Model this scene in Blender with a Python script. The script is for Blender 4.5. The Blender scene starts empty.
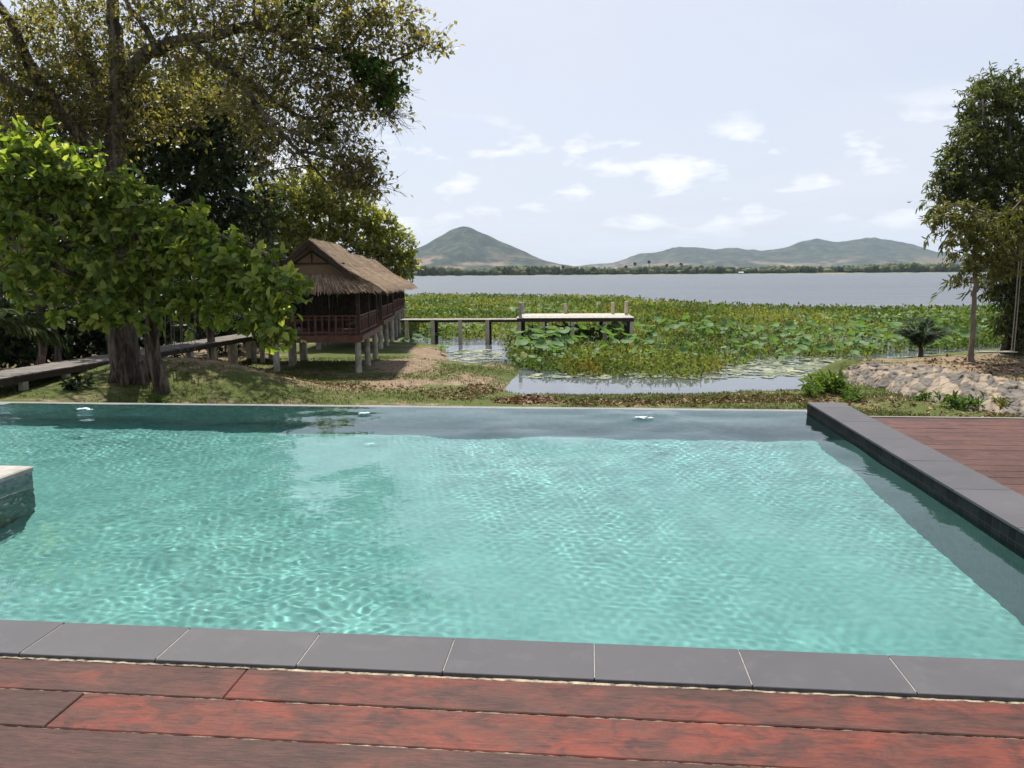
import bpy, bmesh, math, random
import numpy as np
from mathutils import Vector, Matrix

# ------------------------------------------------------------------ camera, sky, sun, exposure
S = bpy.context.scene
COL = S.collection
random.seed(7)
RNG = np.random.default_rng(7)
PI = math.pi

CAM_H = 1.65
F_PX = 770.0
PITCH = math.radians(8.22)
ROLL = math.radians(-0.41)
cam_d = bpy.data.cameras.new("camera")
cam_d.sensor_width = 36.0
cam_d.lens = 36.0 * F_PX / 1024.0
cam_d.clip_start = 0.05
cam_d.clip_end = 40000.0
cam = bpy.data.objects.new("camera", cam_d)
COL.objects.link(cam)
CAM_R = Matrix.Rotation(PI / 2 - PITCH, 3, 'X') @ Matrix.Rotation(ROLL, 3, 'Z')
cam.matrix_world = Matrix.Translation((0, 0, CAM_H)) @ CAM_R.to_4x4()
S.camera = cam
CR = np.array(CAM_R)

SUN_EL = math.radians(66.0)
SUN_AZ = math.radians(-20.0)          # clockwise from +Y (the view direction): high ahead, a little to the left
sun_dir = Vector((math.sin(SUN_AZ) * math.cos(SUN_EL), math.cos(SUN_AZ) * math.cos(SUN_EL), math.sin(SUN_EL)))
sun_d = bpy.data.lights.new("sun", 'SUN')
sun_d.energy = 5.0
sun_d.angle = math.radians(0.53)
sun_d.color = (1.0, 0.95, 0.87)
sun_d.cycles.is_caustics_light = True
sun = bpy.data.objects.new("sun", sun_d)
COL.objects.link(sun)
sun.rotation_euler = (-sun_dir).to_track_quat('-Z', 'Y').to_euler()
sun.location = sun_dir * 60

W = bpy.data.worlds.new("World")
S.world = W
W.use_nodes = True
nt = W.node_tree
nt.nodes.clear()
N = nt.nodes.new
L = nt.links.new
out = N('ShaderNodeOutputWorld')
bg = N('ShaderNodeBackground')
bg.inputs['Strength'].default_value = 0.10
sky = N('ShaderNodeTexSky')
sky.sky_type = 'NISHITA'
sky.sun_disc = False
sky.sun_elevation = SUN_EL
sky.sun_rotation = SUN_AZ
sky.air_density = 1.0
sky.dust_density = 2.2
sky.ozone_density = 1.6
tc = N('ShaderNodeTexCoord')
sep = N('ShaderNodeSeparateXYZ')
L(tc.outputs['Generated'], sep.inputs[0])
# flat cloud layer: direction divided by height
zc = N('ShaderNodeMath'); zc.operation = 'MAXIMUM'; zc.inputs[1].default_value = 0.0
L(sep.outputs['Z'], zc.inputs[0])
za = N('ShaderNodeMath'); za.operation = 'ADD'; za.inputs[1].default_value = 0.06
L(zc.outputs[0], za.inputs[0])
dx = N('ShaderNodeMath'); dx.operation = 'DIVIDE'
dy = N('ShaderNodeMath'); dy.operation = 'DIVIDE'
L(sep.outputs['X'], dx.inputs[0]); L(za.outputs[0], dx.inputs[1])
L(sep.outputs['Y'], dy.inputs[0]); L(za.outputs[0], dy.inputs[1])
cmb = N('ShaderNodeCombineXYZ')
L(dx.outputs[0], cmb.inputs[0]); L(dy.outputs[0], cmb.inputs[1])
cir = N('ShaderNodeTexNoise')
cir.inputs['Scale'].default_value = 0.55
cir.inputs['Detail'].default_value = 7
cir.inputs['Roughness'].default_value = 0.55
cir.inputs['Distortion'].default_value = 0.4
L(cmb.outputs[0], cir.inputs['Vector'])
cr1 = N('ShaderNodeValToRGB')
cr1.color_ramp.elements[0].position = 0.30; cr1.color_ramp.elements[0].color = (0.68, 0.68, 0.68, 1)
cr1.color_ramp.elements[1].position = 0.68; cr1.color_ramp.elements[1].color = (0.97, 0.97, 0.97, 1)
L(cir.outputs['Fac'], cr1.inputs[0])
mix1 = N('ShaderNodeMixRGB')
mix1.inputs['Color2'].default_value = (5.25, 5.5, 6.2, 1)       # thin high cloud veil
hi = N('ShaderNodeValToRGB')          # the veil of haze thins out towards the zenith
hi.color_ramp.elements[0].position = 0.36; hi.color_ramp.elements[0].color = (1, 1, 1, 1)
hi.color_ramp.elements[1].position = 0.66; hi.color_ramp.elements[1].color = (0.55, 0.55, 0.55, 1)
L(sep.outputs['Z'], hi.inputs[0])
vm = N('ShaderNodeMath'); vm.operation = 'MULTIPLY'
L(cr1.outputs[0], vm.inputs[0]); L(hi.outputs[0], vm.inputs[1])
L(vm.outputs[0], mix1.inputs['Fac']); L(sky.outputs[0], mix1.inputs['Color1'])
# small cumulus low over the hills: noise in direction space, only in a band of elevation
cmap = N('ShaderNodeMapping'); cmap.inputs['Scale'].default_value = (11.0, 11.0, 33.0)
cmap.inputs['Location'].default_value = (1.3, 0.2, 0.5)
L(tc.outputs['Generated'], cmap.inputs[0])
cum = N('ShaderNodeTexNoise')
cum.inputs['Scale'].default_value = 1.0; cum.inputs['Detail'].default_value = 6; cum.inputs['Roughness'].default_value = 0.52
L(cmap.outputs[0], cum.inputs['Vector'])
cr2 = N('ShaderNodeValToRGB')
cr2.color_ramp.elements[0].position = 0.535; cr2.color_ramp.elements[0].color = (0, 0, 0, 1)
cr2.color_ramp.elements[1].position = 0.67; cr2.color_ramp.elements[1].color = (1, 1, 1, 1)
L(cum.outputs['Fac'], cr2.inputs[0])
band = N('ShaderNodeValToRGB')
e = band.color_ramp.elements
e[0].position = 0.03; e[0].color = (0, 0, 0, 1)
e[1].position = 0.07; e[1].color = (0.75, 0.75, 0.75, 1)
x = e.new(0.15); x.color = (0.85, 0.85, 0.85, 1)
x = e.new(0.20); x.color = (0, 0, 0, 1)
L(sep.outputs['Z'], band.inputs[0])
mm = N('ShaderNodeMath'); mm.operation = 'MULTIPLY'
L(cr2.outputs[0], mm.inputs[0]); L(band.outputs[0], mm.inputs[1])
mix2 = N('ShaderNodeMixRGB')
mix2.inputs['Color2'].default_value = (7.8, 7.85, 8.1, 1)
L(mm.outputs[0], mix2.inputs['Fac']); L(mix1.outputs[0], mix2.inputs['Color1'])
L(mix2.outputs[0], bg.inputs['Color'])
L(bg.outputs[0], out.inputs['Surface'])

S.view_settings.view_transform = 'Standard'
S.view_settings.look = 'None'
S.view_settings.gamma = 1.0
S.view_settings.exposure = 0.60
S.render.engine = 'CYCLES'
S.cycles.max_bounces = 8
S.cycles.transparent_max_bounces = 12
S.cycles.sample_clamp_indirect = 4.0
S.cycles.caustics_refractive = True
S.cycles.caustics_reflective = False

# ------------------------------------------------------------------ helpers
def ray(x, y):
    return CR @ np.array([(x - 512) / F_PX, (384 - y) / F_PX, -1.0])

def at(x, y, z):
    """point of the plane at height z that stands under a picture position (survey of the photograph)"""
    d = ray(x, y); t = (z - CAM_H) / d[2]
    return np.array([0, 0, CAM_H]) + t * d

def atY(x, y, Y):
    """point at a given distance Y ahead of the camera"""
    d = ray(x, y)
    return np.array([0, 0, CAM_H]) + Y / d[1] * d

A_POOL = math.radians(5.7)
def P(u, v, z=0.0):
    """pool frame -> world (u along the coping to the right, v away from the viewer)"""
    c, s = math.cos(A_POOL), math.sin(A_POOL)
    return (u * c + v * s, -u * s + v * c, z)

def tag(o, label=None, cat=None, group=None, kind=None):
    if label: o['label'] = label
    if cat: o['category'] = cat
    if group: o['group'] = group
    if kind: o['kind'] = kind
    return o

def link_mesh(name, verts, faces, mats, parent=None, smooth=False, mat_idx=None):
    me = bpy.data.meshes.new(name)
    me.from_pydata([tuple(v) for v in verts], [], [tuple(f) for f in faces])
    me.validate()
    for m in (mats if isinstance(mats, (list, tuple)) else [mats]):
        me.materials.append(m)
    if mat_idx is not None:
        me.polygons.foreach_set('material_index', np.asarray(mat_idx, dtype=np.int32))
    if smooth:
        me.polygons.foreach_set('use_smooth', np.ones(len(me.polygons), dtype=bool))
    me.update()
    o = bpy.data.objects.new(name, me)
    COL.objects.link(o)
    if parent is not None:
        o.parent = parent
    return o

def fast_mesh(name, verts, quads, mats, parent=None, smooth=False, mat_idx=None, n=4):
    """big numpy meshes of n-gons"""
    verts = np.asarray(verts, dtype=np.float32).reshape(-1, 3)
    quads = np.asarray(quads, dtype=np.int32).reshape(-1, n)
    me = bpy.data.meshes.new(name)
    me.vertices.add(len(verts)); me.vertices.foreach_set('co', verts.ravel())
    me.loops.add(quads.size); me.loops.foreach_set('vertex_index', quads.ravel())
    me.polygons.add(len(quads))
    me.polygons.foreach_set('loop_start', np.arange(0, quads.size, n, dtype=np.int32))
    me.polygons.foreach_set('loop_total', np.full(len(quads), n, dtype=np.int32))
    for m in (mats if isinstance(mats, (list, tuple)) else [mats]):
        me.materials.append(m)
    if mat_idx is not None:
        me.polygons.foreach_set('material_index', np.asarray(mat_idx, dtype=np.int32))
    if smooth:
        me.polygons.foreach_set('use_smooth', np.ones(len(quads), dtype=bool))
    me.update(calc_edges=True)
    o = bpy.data.objects.new(name, me)
    COL.objects.link(o)
    if parent is not None:
        o.parent = parent
    return o

def empty(name, loc, label=None, cat=None, group=None, rz=0.0):
    o = bpy.data.objects.new(name, None)
    o.empty_display_size = 0.2
    COL.objects.link(o)
    o.location = loc
    o.rotation_euler = (0, 0, rz)
    return tag(o, label, cat, group)

class MB:
    """collects shapes into one mesh"""
    def __init__(self): self.v = []; self.f = []; self.m = []
    def add(self, vs, fs, mi=0):
        b = len(self.v); self.v += [tuple(p) for p in vs]
        self.f += [tuple(i + b for i in f) for f in fs]; self.m += [mi] * len(fs)
        return self
    def box(self, x0, x1, y0, y1, z0, z1, mi=0, fr=None, b=0.0):
        """box; b chamfers the upright and top edges a little"""
        if b <= 0:
            vs = [(x, y, z) for z in (z0, z1) for x, y in ((x0, y0), (x1, y0), (x1, y1), (x0, y1))]
            fs = [(3, 2, 1, 0), (4, 5, 6, 7), (0, 1, 5, 4), (1, 2, 6, 5), (2, 3, 7, 6), (3, 0, 4, 7)]
        else:
            def ring(i, z): 
                return [(x0 + i + b, y0 + i, z), (x1 - i - b, y0 + i, z), (x1 - i, y0 + i + b, z), (x1 - i, y1 - i - b, z),
                        (x1 - i - b, y1 - i, z), (x0 + i + b, y1 - i, z), (x0 + i, y1 - i - b, z), (x0 + i, y0 + i + b, z)]
            vs = ring(0, z0) + ring(0, z1 - b) + ring(b, z1)
            fs = [tuple(range(7, -1, -1)), tuple(range(16, 24))]
            for k in (0, 8):
                fs += [(k + i, k + (i + 1) % 8, k + 8 + (i + 1) % 8, k + 8 + i) for i in range(8)]
        if fr: vs = [fr(*p) for p in vs]
        return self.add(vs, fs, mi)
    def beam(self, p, q, w, h, mi=0):
        """rectangular bar from p to q"""
        p = Vector(p); q = Vector(q); d = (q - p).normalized()
        up = Vector((0, 0, 1)) if abs(d.z) < 0.95 else Vector((0, 1, 0))
        s = d.cross(up).normalized(); u = s.cross(d)
        vs = []
        for c in (p, q):
            for a, bb in ((-1, -1), (1, -1), (1, 1), (-1, 1)):
                vs.append(c + s * a * w / 2 + u * bb * h / 2)
        return self.add(vs, [(0, 1, 2, 3), (7, 6, 5, 4), (0, 4, 5, 1), (1, 5, 6, 2), (2, 6, 7, 3), (3, 7, 4, 0)], mi)
    def tube(self, pts, rads, n=8, mi=0, cap=True, wob=0.0):
        pts = [Vector(p) for p in pts]
        b = len(self.v); ref = None
        for i, p in enumerate(pts):
            d = (pts[min(i + 1, len(pts) - 1)] - pts[max(i - 1, 0)]).normalized()
            if ref is None:
                ref = d.orthogonal().normalized()
            else:
                ref = (ref - d * ref.dot(d))
                ref = ref.normalized() if ref.length > 1e-5 else d.orthogonal().normalized()
            s = d.cross(ref)
            for k in range(n):
                a = 2 * PI * k / n
                r = rads[i] * (1 + (random.uniform(-wob, wob) if wob else 0))
                self.v.append(tuple(p + ref * math.cos(a) * r + s * math.sin(a) * r))
        for i in range(len(pts) - 1):
            for k in range(n):
                self.f.append((b + i * n + k, b + i * n + (k + 1) % n, b + (i + 1) * n + (k + 1) % n, b + (i + 1) * n + k)); self.m.append(mi)
        if cap:
            self.f.append(tuple(b + k for k in range(n - 1, -1, -1))); self.m.append(mi)
            e0 = b + (len(pts) - 1) * n
            self.f.append(tuple(e0 + k for k in range(n))); self.m.append(mi)
        return self
    def build(self, name, mats, parent=None, smooth=False):
        return link_mesh(name, self.v, self.f, mats, parent, smooth, self.m)

# ------------------------------------------------------------------ materials
def newmat(name):
    m = bpy.data.materials.new(name); m.use_nodes = True
    t = m.node_tree; t.nodes.clear()
    o = t.nodes.new('ShaderNodeOutputMaterial')
    return m, t, o

def ramp(t, fac, stops):
    r = t.nodes.new('ShaderNodeValToRGB')
    els = r.color_ramp.elements
    while len(els) > 1: els.remove(els[-1])
    els[0].position = stops[0][0]; els[0].color = (*stops[0][1], 1)
    for p, c in stops[1:]:
        x = els.new(p); x.color = (*c, 1)
    t.links.new(fac, r.inputs[0])
    return r.outputs[0]

def noise(t, vec, scale, detail=5, rough=0.55, dist=0.0):
    n = t.nodes.new('ShaderNodeTexNoise')
    n.inputs['Scale'].default_value = scale; n.inputs['Detail'].default_value = detail
    n.inputs['Roughness'].default_value = rough; n.inputs['Distortion'].default_value = dist
    if vec is not None: t.links.new(vec, n.inputs['Vector'])
    return n.outputs['Fac']

def coords(t, scale=(1, 1, 1), kind='Object', rot=(0, 0, 0)):
    c = t.nodes.new('ShaderNodeTexCoord'); m = t.nodes.new('ShaderNodeMapping')
    m.inputs['Scale'].default_value = scale; m.inputs['Rotation'].default_value = rot
    t.links.new(c.outputs[kind], m.inputs[0])
    return m.outputs[0]

def mixc(t, fac, a, b, mode='MIX'):
    m = t.nodes.new('ShaderNodeMixRGB'); m.blend_type = mode
    for s, v in ((m.inputs['Fac'], fac), (m.inputs['Color1'], a), (m.inputs['Color2'], b)):
        if isinstance(v, (int, float)): s.default_value = v
        elif isinstance(v, tuple): s.default_value = (*v, 1)
        else: t.links.new(v, s)
    return m.outputs[0]

def math_(t, op, a, b=None):
    m = t.nodes.new('ShaderNodeMath'); m.operation = op
    for s, v in ((m.inputs[0], a), (m.inputs[1], b)):
        if v is None: continue
        if isinstance(v, (int, float)): s.default_value = v
        else: t.links.new(v, s)
    return m.outputs[0]

def principled(t, o, col, rough=0.6, bump=None, bstr=0.3, bdist=0.02, spec=0.5):
    p = t.nodes.new('ShaderNodeBsdfPrincipled')
    if isinstance(col, tuple): p.inputs['Base Color'].default_value = (*col, 1)
    else: t.links.new(col, p.inputs['Base Color'])
    if isinstance(rough, (int, float)): p.inputs['Roughness'].default_value = rough
    else: t.links.new(rough, p.inputs['Roughness'])
    p.inputs['Specular IOR Level'].default_value = spec
    if bump is not None:
        b = t.nodes.new('ShaderNodeBump'); b.inputs['Strength'].default_value = bstr; b.inputs['Distance'].default_value = bdist
        t.links.new(bump, b.inputs['Height']); t.links.new(b.outputs[0], p.inputs['Normal'])
    t.links.new(p.outputs[0], o.inputs['Surface'])
    return p

def simple(name, stops, scale=4.0, rough=0.7, stretch=(1, 1, 1), bstr=0.3, bdist=0.01, detail=6, kind='Object', spec=0.4, dist=0.0):
    m, t, o = newmat(name)
    v = coords(t, stretch, kind)
    n = noise(t, v, scale, detail, 0.6, dist)
    principled(t, o, ramp(t, n, stops), rough, n, bstr, bdist, spec)
    return m

def leafmat(name, stops, trans=0.35, rough=0.45, spec=0.35):
    m, t, o = newmat(name)
    g = t.nodes.new('ShaderNodeNewGeometry')
    col = ramp(t, g.outputs['Random Per Island'], stops)
    p = t.nodes.new('ShaderNodeBsdfPrincipled')
    p.inputs['Roughness'].default_value = rough; p.inputs['Specular IOR Level'].default_value = spec
    t.links.new(col, p.inputs['Base Color'])
    tr = t.nodes.new('ShaderNodeBsdfTranslucent')
    yc = mixc(t, 1.0, col, (1.25, 1.3, 0.6), 'MULTIPLY')
    t.links.new(yc, tr.inputs['Color'])
    mx = t.nodes.new('ShaderNodeMixShader'); mx.inputs[0].default_value = trans
    t.links.new(p.outputs[0], mx.inputs[1]); t.links.new(tr.outputs[0], mx.inputs[2])
    t.links.new(mx.outputs[0], o.inputs['Surface'])
    return m

# ------------------------------------------------------------------ swimming pool
WZ = -0.14                    # pool water level (the coping is 0)
U0, U1 = -11.0, 2.77          # inner faces of the pool
V0, V1 = 3.28, 10.05
DEPTH = 1.22

def tile_mat(name, c1, c2, grout, size, gw, rough=0.45, rot=0.0, var=0.25, spec=0.4):
    """small square tiles with grout, colour wandering from tile to tile"""
    m, t, o = newmat(name)
    v = coords(t, (1, 1, 1), 'Object', (0, 0, rot))
    s = t.nodes.new('ShaderNodeSeparateXYZ'); t.links.new(v, s.inputs[0])
    d = []; ids = []
    for ax in range(3):
        q = math_(t, 'DIVIDE', math_(t, 'ADD', s.outputs[ax], 0.0037), size)
        fr = math_(t, 'FRACT', q); fl = math_(t, 'FLOOR', q)
        d.append(math_(t, 'ABSOLUTE', math_(t, 'SUBTRACT', fr, 0.5))); ids.append(fl)
    c = t.nodes.new('ShaderNodeCombineXYZ')
    for i in range(3): t.links.new(ids[i], c.inputs[i])
    wn = t.nodes.new('ShaderNodeTexWhiteNoise'); wn.noise_dimensions = '3D'; t.links.new(c.outputs[0], wn.inputs['Vector'])
    big = noise(t, v, 1.3, 4)
    fac = math_(t, 'ADD', math_(t, 'MULTIPLY', wn.outputs['Value'], var), math_(t, 'MULTIPLY', big, 1 - var))
    col = ramp(t, fac, [(0.25, c1), (0.75, c2)])
    # grout by the face normal: the two axes lying in the face
    g = t.nodes.new('ShaderNodeNewGeometry'); gs = t.nodes.new('ShaderNodeSeparateXYZ')
    vt = t.nodes.new('ShaderNodeVectorTransform'); vt.vector_type = 'NORMAL'; vt.convert_from = 'WORLD'; vt.convert_to = 'OBJECT'
    t.links.new(g.outputs['True Normal'], vt.inputs[0]); t.links.new(vt.outputs[0], gs.inputs[0])
    lines = None
    for ax in range(3):
        use = math_(t, 'LESS_THAN', math_(t, 'ABSOLUTE', gs.outputs[ax]), 0.6)
        ln = math_(t, 'MULTIPLY', math_(t, 'GREATER_THAN', d[ax], 0.5 - gw), use)
        lines = ln if lines is None else math_(t, 'MAXIMUM', lines, ln)
    col = mixc(t, lines, col, grout)
    principled(t, o, col, rough, None, spec=spec)
    return m

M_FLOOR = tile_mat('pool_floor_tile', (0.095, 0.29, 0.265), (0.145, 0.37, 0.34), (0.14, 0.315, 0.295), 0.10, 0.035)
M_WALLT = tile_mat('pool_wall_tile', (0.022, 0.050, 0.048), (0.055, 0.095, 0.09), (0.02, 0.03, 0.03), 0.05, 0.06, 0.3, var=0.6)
M_FARW = tile_mat('far_wall_tile', (0.20, 0.33, 0.32), (0.28, 0.43, 0.42), (0.22, 0.33, 0.33), 0.10, 0.05, 0.35, var=0.5)  # lighter than the side wall tile: reflected sky light put into the colour
M_WEIR = tile_mat('weir_tile', (0.13, 0.135, 0.135), (0.21, 0.205, 0.20), (0.2, 0.2, 0.19), 0.10, 0.05)
M_RIM = tile_mat('dark_rim_tile', (0.004, 0.006, 0.007), (0.012, 0.015, 0.017), (0.04, 0.043, 0.046), 0.10, 0.016, 0.75, var=0.6, spec=0.12)

def slate_mat():
    m, t, o = newmat('grey_slate')
    v = coords(t)
    n1 = noise(t, v, 2.2, 6); n2 = noise(t, v, 260.0, 3)
    col = ramp(t, n1, [(0.3, (0.054, 0.053, 0.057)), (0.7, (0.078, 0.075, 0.081))])
    g_ = t.nodes.new('ShaderNodeNewGeometry')
    n3 = noise(t, v, 5.5, 7, .7, .5)
    col = mixc(t, 1.0, col, ramp(t, g_.outputs['Random Per Island'], [(0, (.86, .87, .88)), (1, (1.1, 1.08, 1.07))]), 'MULTIPLY')
    col = mixc(t, ramp(t, n3, [(.52, (0, 0, 0)), (.72, (.3,) * 3)]), col, (.135, .13, .135))
    col = mixc(t, 0.25, col, ramp(t, n2, [(0.3, (0.05, 0.05, 0.054)), (0.7, (0.125, 0.124, 0.128))]))
    principled(t, o, col, ramp(t, n1, [(0.3, (0.55,) * 3), (0.7, (0.72,) * 3)]), n2, 0.15, 0.002, 0.25)
    return m
M_SLATE = slate_mat()
M_GROUT = simple('pale_grout', [(0.3, (0.20, 0.19, 0.17)), (0.7, (0.32, 0.30, 0.27))], 30, 0.9)

pool = empty('swimming_pool', (0, 0, 0), 'long turquoise infinity pool edged with grey slate between the red decks', 'pool', rz=-A_POOL)
mb = MB()
FZ = WZ - DEPTH
# inner shell: floor, side walls, front wall, far wall up to the weir lip
mb.add([(U0, V0, FZ + .03), (U1, V0, FZ + .03), (U1, V1 - 0.02, FZ - .03), (U0, V1 - 0.02, FZ - .03)], [(0, 1, 2, 3)], 0)
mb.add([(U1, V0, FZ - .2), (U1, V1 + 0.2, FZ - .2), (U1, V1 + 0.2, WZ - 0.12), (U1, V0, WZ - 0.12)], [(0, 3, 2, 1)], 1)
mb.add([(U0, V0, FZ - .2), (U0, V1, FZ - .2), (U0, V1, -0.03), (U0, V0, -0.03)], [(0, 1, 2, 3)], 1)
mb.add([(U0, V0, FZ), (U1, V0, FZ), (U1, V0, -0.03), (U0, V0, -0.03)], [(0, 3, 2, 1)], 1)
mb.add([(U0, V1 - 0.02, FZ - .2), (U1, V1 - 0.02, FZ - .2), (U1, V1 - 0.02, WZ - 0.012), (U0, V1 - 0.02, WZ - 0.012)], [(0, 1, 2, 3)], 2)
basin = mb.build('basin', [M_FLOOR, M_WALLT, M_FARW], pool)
basin.cycles.is_caustics_receiver = True
# weir: outer wall with the wet sloping lip
mb = MB()
prof = [(V1 - 0.018, WZ - 0.016), (V1 + 0.02, WZ - 0.004), (V1 + 0.17, WZ - 0.004), (V1 + 0.20, WZ - 0.03), (V1 + 0.24, -2.35), (V1 - 0.018, -2.35)]
k = len(prof)
mb.add([(U0, a, b) for a, b in prof] + [(U1 + 0.43, a, b) for a, b in prof],
       [(i, (i + 1) % k, (i + 1) % k + k, i + k) for i in range(k)] + [tuple(range(k - 1, -1, -1)), tuple(range(k, 2 * k))])
mb.build('weir', M_WEIR, pool)
# dark rim tiles of the right wall, above and just under the water
mb = MB(); mb.box(U1, U1 + 0.10, V0 - 0.3, V1 - 0.10, WZ - 0.12, -0.022)
mb.box(U1 + 0.10, U1 + 0.425, V1 - 0.22, V1 - 0.10, -2.3, -0.022)
mb.build('rim_tile', M_RIM, pool)

def coping(name, tiles, thick=0.022):
    mb = MB()
    for (x0, x1, y0, y1) in tiles:
        mb.box(x0 + .0022, x1 - .0022, y0 + .0022, y1 - .0022, -thick, random.uniform(-0.0012, 0.0006), 0, b=0.0025)
    x0 = min(q[0] for q in tiles); x1 = max(q[1] for q in tiles); y0 = min(q[2] for q in tiles); y1 = max(q[3] for q in tiles)
    mb.box(x0 + .02, x1 - .02, y0 + .02, y1 - .02, -thick - 0.02, -0.0035, 1)
    return mb.build(name, [M_SLATE, M_GROUT], pool)
T = 0.633
tiles = []
u = 0.035 + T * 5
us = [0.035 + T * k for k in range(-18, 5)]
for a in us:
    if a < 2.9: tiles.append((a, min(a + T, 3.2), 2.965, 3.28))
coping('coping', tiles)
vs_ = [3.284 + k * 0.9 for k in range(8)]
coping('coping', [(2.765, 3.20, v, min(v + 0.9, 9.95)) for v in vs_ if v < 9.9])

# ledge of the spa corner, covered with small mosaic
M_MOS = tile_mat('mosaic_tile', (0.10, 0.125, 0.125), (0.22, 0.24, 0.23), (0.16, 0.17, 0.165), 0.045, 0.07, 0.35, var=0.8)
M_STONE = simple('pale_stone', [(0.3, (0.22, 0.205, 0.18)), (0.7, (0.36, 0.34, 0.30))], 9, 0.75)
spa = empty('spa_ledge', P(-5.0, 6.32, FZ - .02), 'low mosaic spa ledge with pale rounded top at the left of the pool', 'ledge', rz=-A_POOL)
mb = MB(); mb.box(-5.6, 0.0, -1.75, 0.0, 0, -FZ - 0.075)
lw = mb.build('wall', M_MOS, spa); lw.cycles.is_caustics_receiver = True
mb = MB(); mb.box(-5.6, 0.012, -1.78, 0.012, -FZ - 0.074, -FZ - 0.028, b=0.012)
mb.build('stone_top', M_STONE, spa)

# water
def water_glass():
    m, t, o = newmat('pool_water')
    g = t.nodes.new('ShaderNodeBsdfGlass')
    g.inputs['IOR'].default_value = 1.333; g.inputs['Roughness'].default_value = 0.0
    g.inputs['Color'].default_value = (0.93, 0.985, 0.98, 1)
    t.links.new(g.outputs[0], o.inputs['Surface'])
    return m
M_WATER = water_glass()
def pool_waves(x, y):
    z = np.zeros_like(x)
    r = np.random.default_rng(3)
    for lam, n, slope in ((1.7, 8, .006), (0.85, 12, .006), (0.5, 14, .0045), (0.27, 18, .0014), (0.14, 26, .0012), (0.075, 36, .0022)):
        for _ in range(n):
            l = lam * r.uniform(.75, 1.3); k = 2 * PI / l
            a = r.normal(1.2, 1.5); ph = r.uniform(0, 2 * PI)
            z += slope / k * np.sin(k * (x * math.cos(a) + y * math.sin(a)) + ph)
    return z
cx, cy = 0.0125, 0.0125
gu = np.arange(-8.2, U1 + 0.02, cx); gv = np.arange(V0 - 0.02, V1 + 0.012, cy)
gu[-1] = U1 + 0.006; gv[-1] = V1 + 0.03
X, Y = np.meshgrid(gu, gv)
c, s = math.cos(A_POOL), math.sin(A_POOL)
mod = 0.85 + 0.40 * np.sin(X * .8 + 1.3 + .6 * np.sin(Y * 1.1)) * np.sin(Y * .9 + .4) + 0.35 * np.sin(X * 1.7 + Y * 1.2 + np.sin(X * .6))
mod = np.clip(mod, .35, 1.25) * np.clip((V1 + 0.05 - Y) / 0.4, 0.25, 1.0) * (1 + .5 * np.clip((Y - 7.5) / 2, 0, 1)) 
Z = pool_waves(X, Y) * mod
JETS = []
for (jx, jy, hh) in ((86, 412, .035), (364, 415, .02), (642, 420, .02)):
    p = at(jx, jy, WZ); ju = p[0] * c - p[1] * s; jv = p[0] * s + p[1] * c
    JETS.append((ju, jv))
    rr = np.hypot(X - ju, Y - jv)
    Z += hh * np.exp(-(rr / .10) ** 2)
nx, ny = len(gu), len(gv)
V = np.stack([X, Y, WZ + Z], -1).reshape(-1, 3)
idx = np.arange(nx * ny).reshape(ny, nx)
Q = np.stack([idx[:-1, :-1], idx[:-1, 1:], idx[1:, 1:], idx[1:, :-1]], -1).reshape(-1, 4)
wat = fast_mesh('pool_water', V, Q, M_WATER, None, True)
wat.rotation_euler = (0, 0, -A_POOL)
wat.cycles.is_caustics_caster = True
tag(wat, kind='structure')

# foam where the jets well up
M_FOAM = simple('white_foam', [(.3, (.75, .78, .78)), (.7, (.85, .87, .87))], 30, .5)
for (ju, jv), lab, sc in zip(JETS[:3], ('white foam welling up at the far left end of the pool near the weir', 'white foam welling up in the middle of the far pool edge', 'white foam welling up near the far right part of the pool edge'), (1.6, .8, 1.0)):
    bm = bmesh.new()
    for _ in range(int(14 * sc)):
        a = random.uniform(0, 6.3); r = abs(random.gauss(0, .026)) * sc; q = random.uniform(.009, .018)
        m4 = Matrix.Translation((math.cos(a) * r * 1.6, math.sin(a) * r, .028 * sc * math.exp(-(r / .11) ** 2) + .004)) @ Matrix.Diagonal((q * 2.2, q * 1.6, q * .7, 1))
        bmesh.ops.create_icosphere(bm, subdivisions=1, radius=1, matrix=m4)
    me = bpy.data.meshes.new('water_foam'); bm.to_mesh(me); bm.free(); me.materials.append(M_FOAM)
    me.polygons.foreach_set('use_smooth', np.ones(len(me.polygons), dtype=bool))
    fo = bpy.data.objects.new('water_foam', me); COL.objects.link(fo); fo.location = P(ju, jv, WZ)
    tag(fo, lab, 'foam', 'foam patches over the pool jets')

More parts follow.
